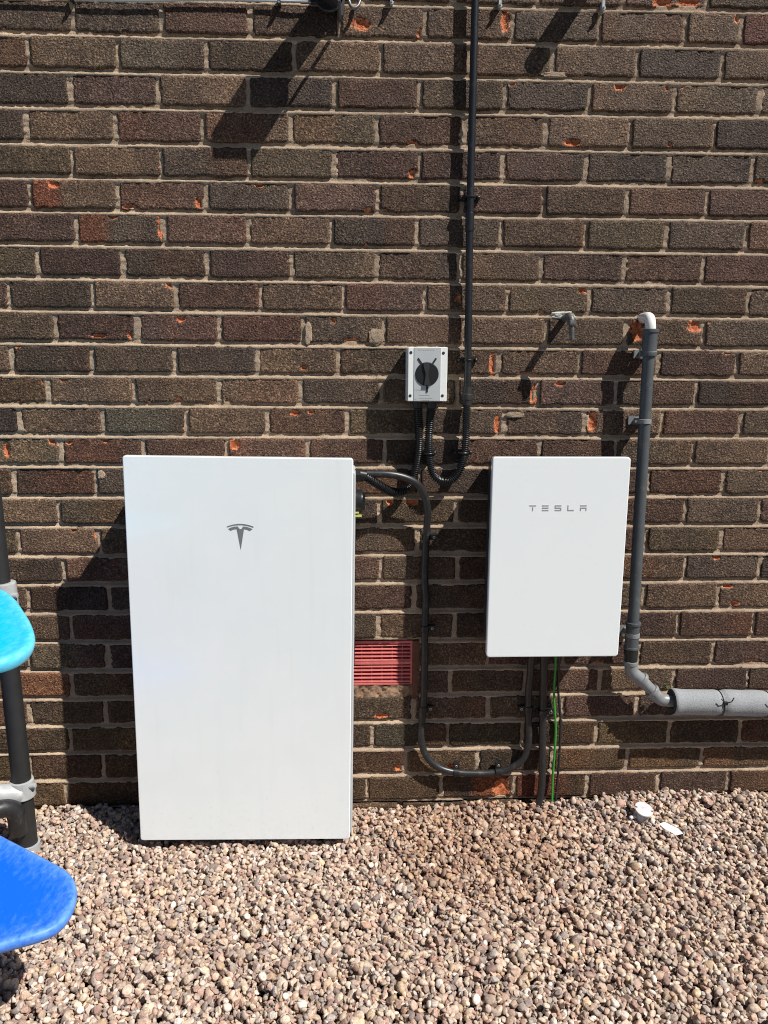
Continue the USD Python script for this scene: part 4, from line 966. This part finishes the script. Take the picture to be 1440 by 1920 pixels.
pf.add('clamp', cat_mesh(rod(c2 - pd * .040, c2 + pd * .040, .0345, .0335, bevel=.004), rod(c2 + [.018, -.012, .004], c2 + [.042, -.012, .006], .008, bevel=.002), rod(c2, c2 + [-.10, -.10, -.02], .029, bevel=.004)), M['pale_fitting'])
jn = c1 + np.array([-.012, -.048, -.030])
line, L = spline([jn + [-.10, -.10, -.004], jn + [-.035, -.04, .012], jn + [.004, -.004, -.004], jn + [.010, .006, -.05], jn + [.008, .010, -.085]], 30)
pf.add('elbow', tube(line, .0250, 24), M['cable_black'])
pf.add('rail', rod(jn + [-.035, -.045, -.012], jn + [-.50, -.42, -.11], .0275, sides=28, bevel=.002), M['pale_fitting'])
pf.add('rail', rod(c2 + [-.06, -.06, -.02], c2 + [-.5, -.5, -.1], .025, sides=28), M['black_matt'])


def board(name, label, outline_px, Z, th, tilt, mat):
    """A moulded plate, nearly level: outline given by survey pixels on the plane z = Z, thick rounded rim."""
    P_ = np.array([at(x, y, Z=Z)[:2] for x, y in outline_px])
    poly = Polygon(P_).buffer(-.02).buffer(.02).simplify(.001)
    co = np.array(poly.exterior.coords)[:-1]
    s_ = np.r_[0, np.cumsum(np.linalg.norm(np.diff(np.vstack([co, co[:1]]), axis=0), axis=1))]
    u = np.linspace(0, s_[-1], 161)[:-1]; cl = np.vstack([co, co[:1]])
    ringp = np.stack([np.interp(u, s_, cl[:, k]) for k in range(2)], 1)
    for _ in range(3): ringp = .5 * ringp + .25 * (np.roll(ringp, 1, 0) + np.roll(ringp, -1, 0))
    nrm = np.roll(ringp, -1, 0) - np.roll(ringp, 1, 0); nrm = np.stack([nrm[:, 1], -nrm[:, 0]], 1); nrm /= np.linalg.norm(nrm, axis=1, keepdims=True)
    if Polygon(ringp).exterior.is_ccw is False: nrm = -nrm
    cen = ringp.mean(0)
    prof = [(-.004, -th), (.0, -th * .8), (.003, -th * .45), (.0015, -th * .15), (-.0035, -.0012), (-.0085, -.0002), (-.016, -.0004), (-.024, -.0016)]
    V_ = np.vstack([np.c_[ringp + nrm * o, np.full(160, Z + dz)] for o, dz in prof]); F_ = []
    j = np.arange(160); j2 = (j + 1) % 160
    for k in range(len(prof) - 1): F_ += [np.stack([k * 160 + j, k * 160 + j2, k * 160 + 160 + j2], 1), np.stack([k * 160 + j, k * 160 + 160 + j2, k * 160 + 160 + j], 1)]
    rim = trimesh.Trimesh(V_, np.vstack(F_), process=False)
    inner = ringp + nrm * -.024
    V2, F2 = [np.c_[inner, np.full(160, Z - .0016)]], []
    for q, sca in enumerate((.92, .84, .7, .4)):
        V2.append(np.c_[cen + (inner - cen) * sca, np.full(160, Z - .0016 - .002 * (1 - sca))]); F2 += [np.stack([q * 160 + j, q * 160 + j2, q * 160 + 160 + j2], 1), np.stack([q * 160 + j, q * 160 + 160 + j2, q * 160 + 160 + j], 1)]
    V2 = np.vstack(V2); V2 = np.vstack([V2, [*cen, Z - .0036]]); F2.append(np.stack([4 * 160 + j, 4 * 160 + j2, np.full(160, len(V2) - 1)], 1))
    face = trimesh.Trimesh(V2, np.vstack(F2), process=False)
    und = trimesh.Trimesh(np.vstack([np.c_[ringp + nrm * -.004, np.full(160, Z - th)], [*cen, Z - th]]), np.stack([j2, j, np.full(160, 160)], 1), process=False)
    t = Thing(name, label, 'plastic board', (*cen, Z - th))
    out = []
    for ms in (face, rim, und):
        v = np.array(ms.vertices) - [*cen, Z]; cx_, sx_ = math.cos(tilt[0]), math.sin(tilt[0]); cy_, sy_ = math.cos(tilt[1]), math.sin(tilt[1])
        v = v @ np.array([[1, 0, 0], [0, cx_, sx_], [0, -sx_, cx_]]) @ np.array([[cy_, 0, -sy_], [0, 1, 0], [sy_, 0, cy_]])
        out.append(trimesh.Trimesh(v + [*cen, Z], ms.faces, process=False))
    for nm_, ms in (('top_face', out[0]), ('rim', out[1]), ('underside', out[2])):
        pth = t.add(nm_, ms, mat, smooth=True)
        pr_ = stage.GetPrimAtPath(pth); pv_ = np.array(UsdGeom.Mesh(pr_).GetPointsAttr().Get()) + t.loc
        bd = Polygon(ringp).exterior; import shapely
        dist = shapely.distance(shapely.points(pv_[:, :2]), bd)
        color_primvar(pr_, 'wear', np.clip(.27 - dist / .30, .0, .27) + .10 * np.clip(1 - dist / .012, 0, 1))
    return t


board('blue_board', 'blue scuffed plastic board with blunt end low at the left edge', [(-330, 1390), (0, 1565), (118, 1626), (136, 1640), (143, 1660), (140, 1690), (124, 1722), (98, 1742), (0, 1768), (-420, 1900)], .30, .026, (0, 0), M['blue_plastic'])
board('cyan_board', 'cyan plastic board with rounded end above the blue one', [(-260, 1010), (-40, 1096), (6, 1103), (28, 1122), (52, 1158), (62, 1180), (63, 1200), (52, 1216), (22, 1232), (0, 1238), (-420, 1300)], .86, .028, (0, 0), M['cyan_plastic'])
print('done')
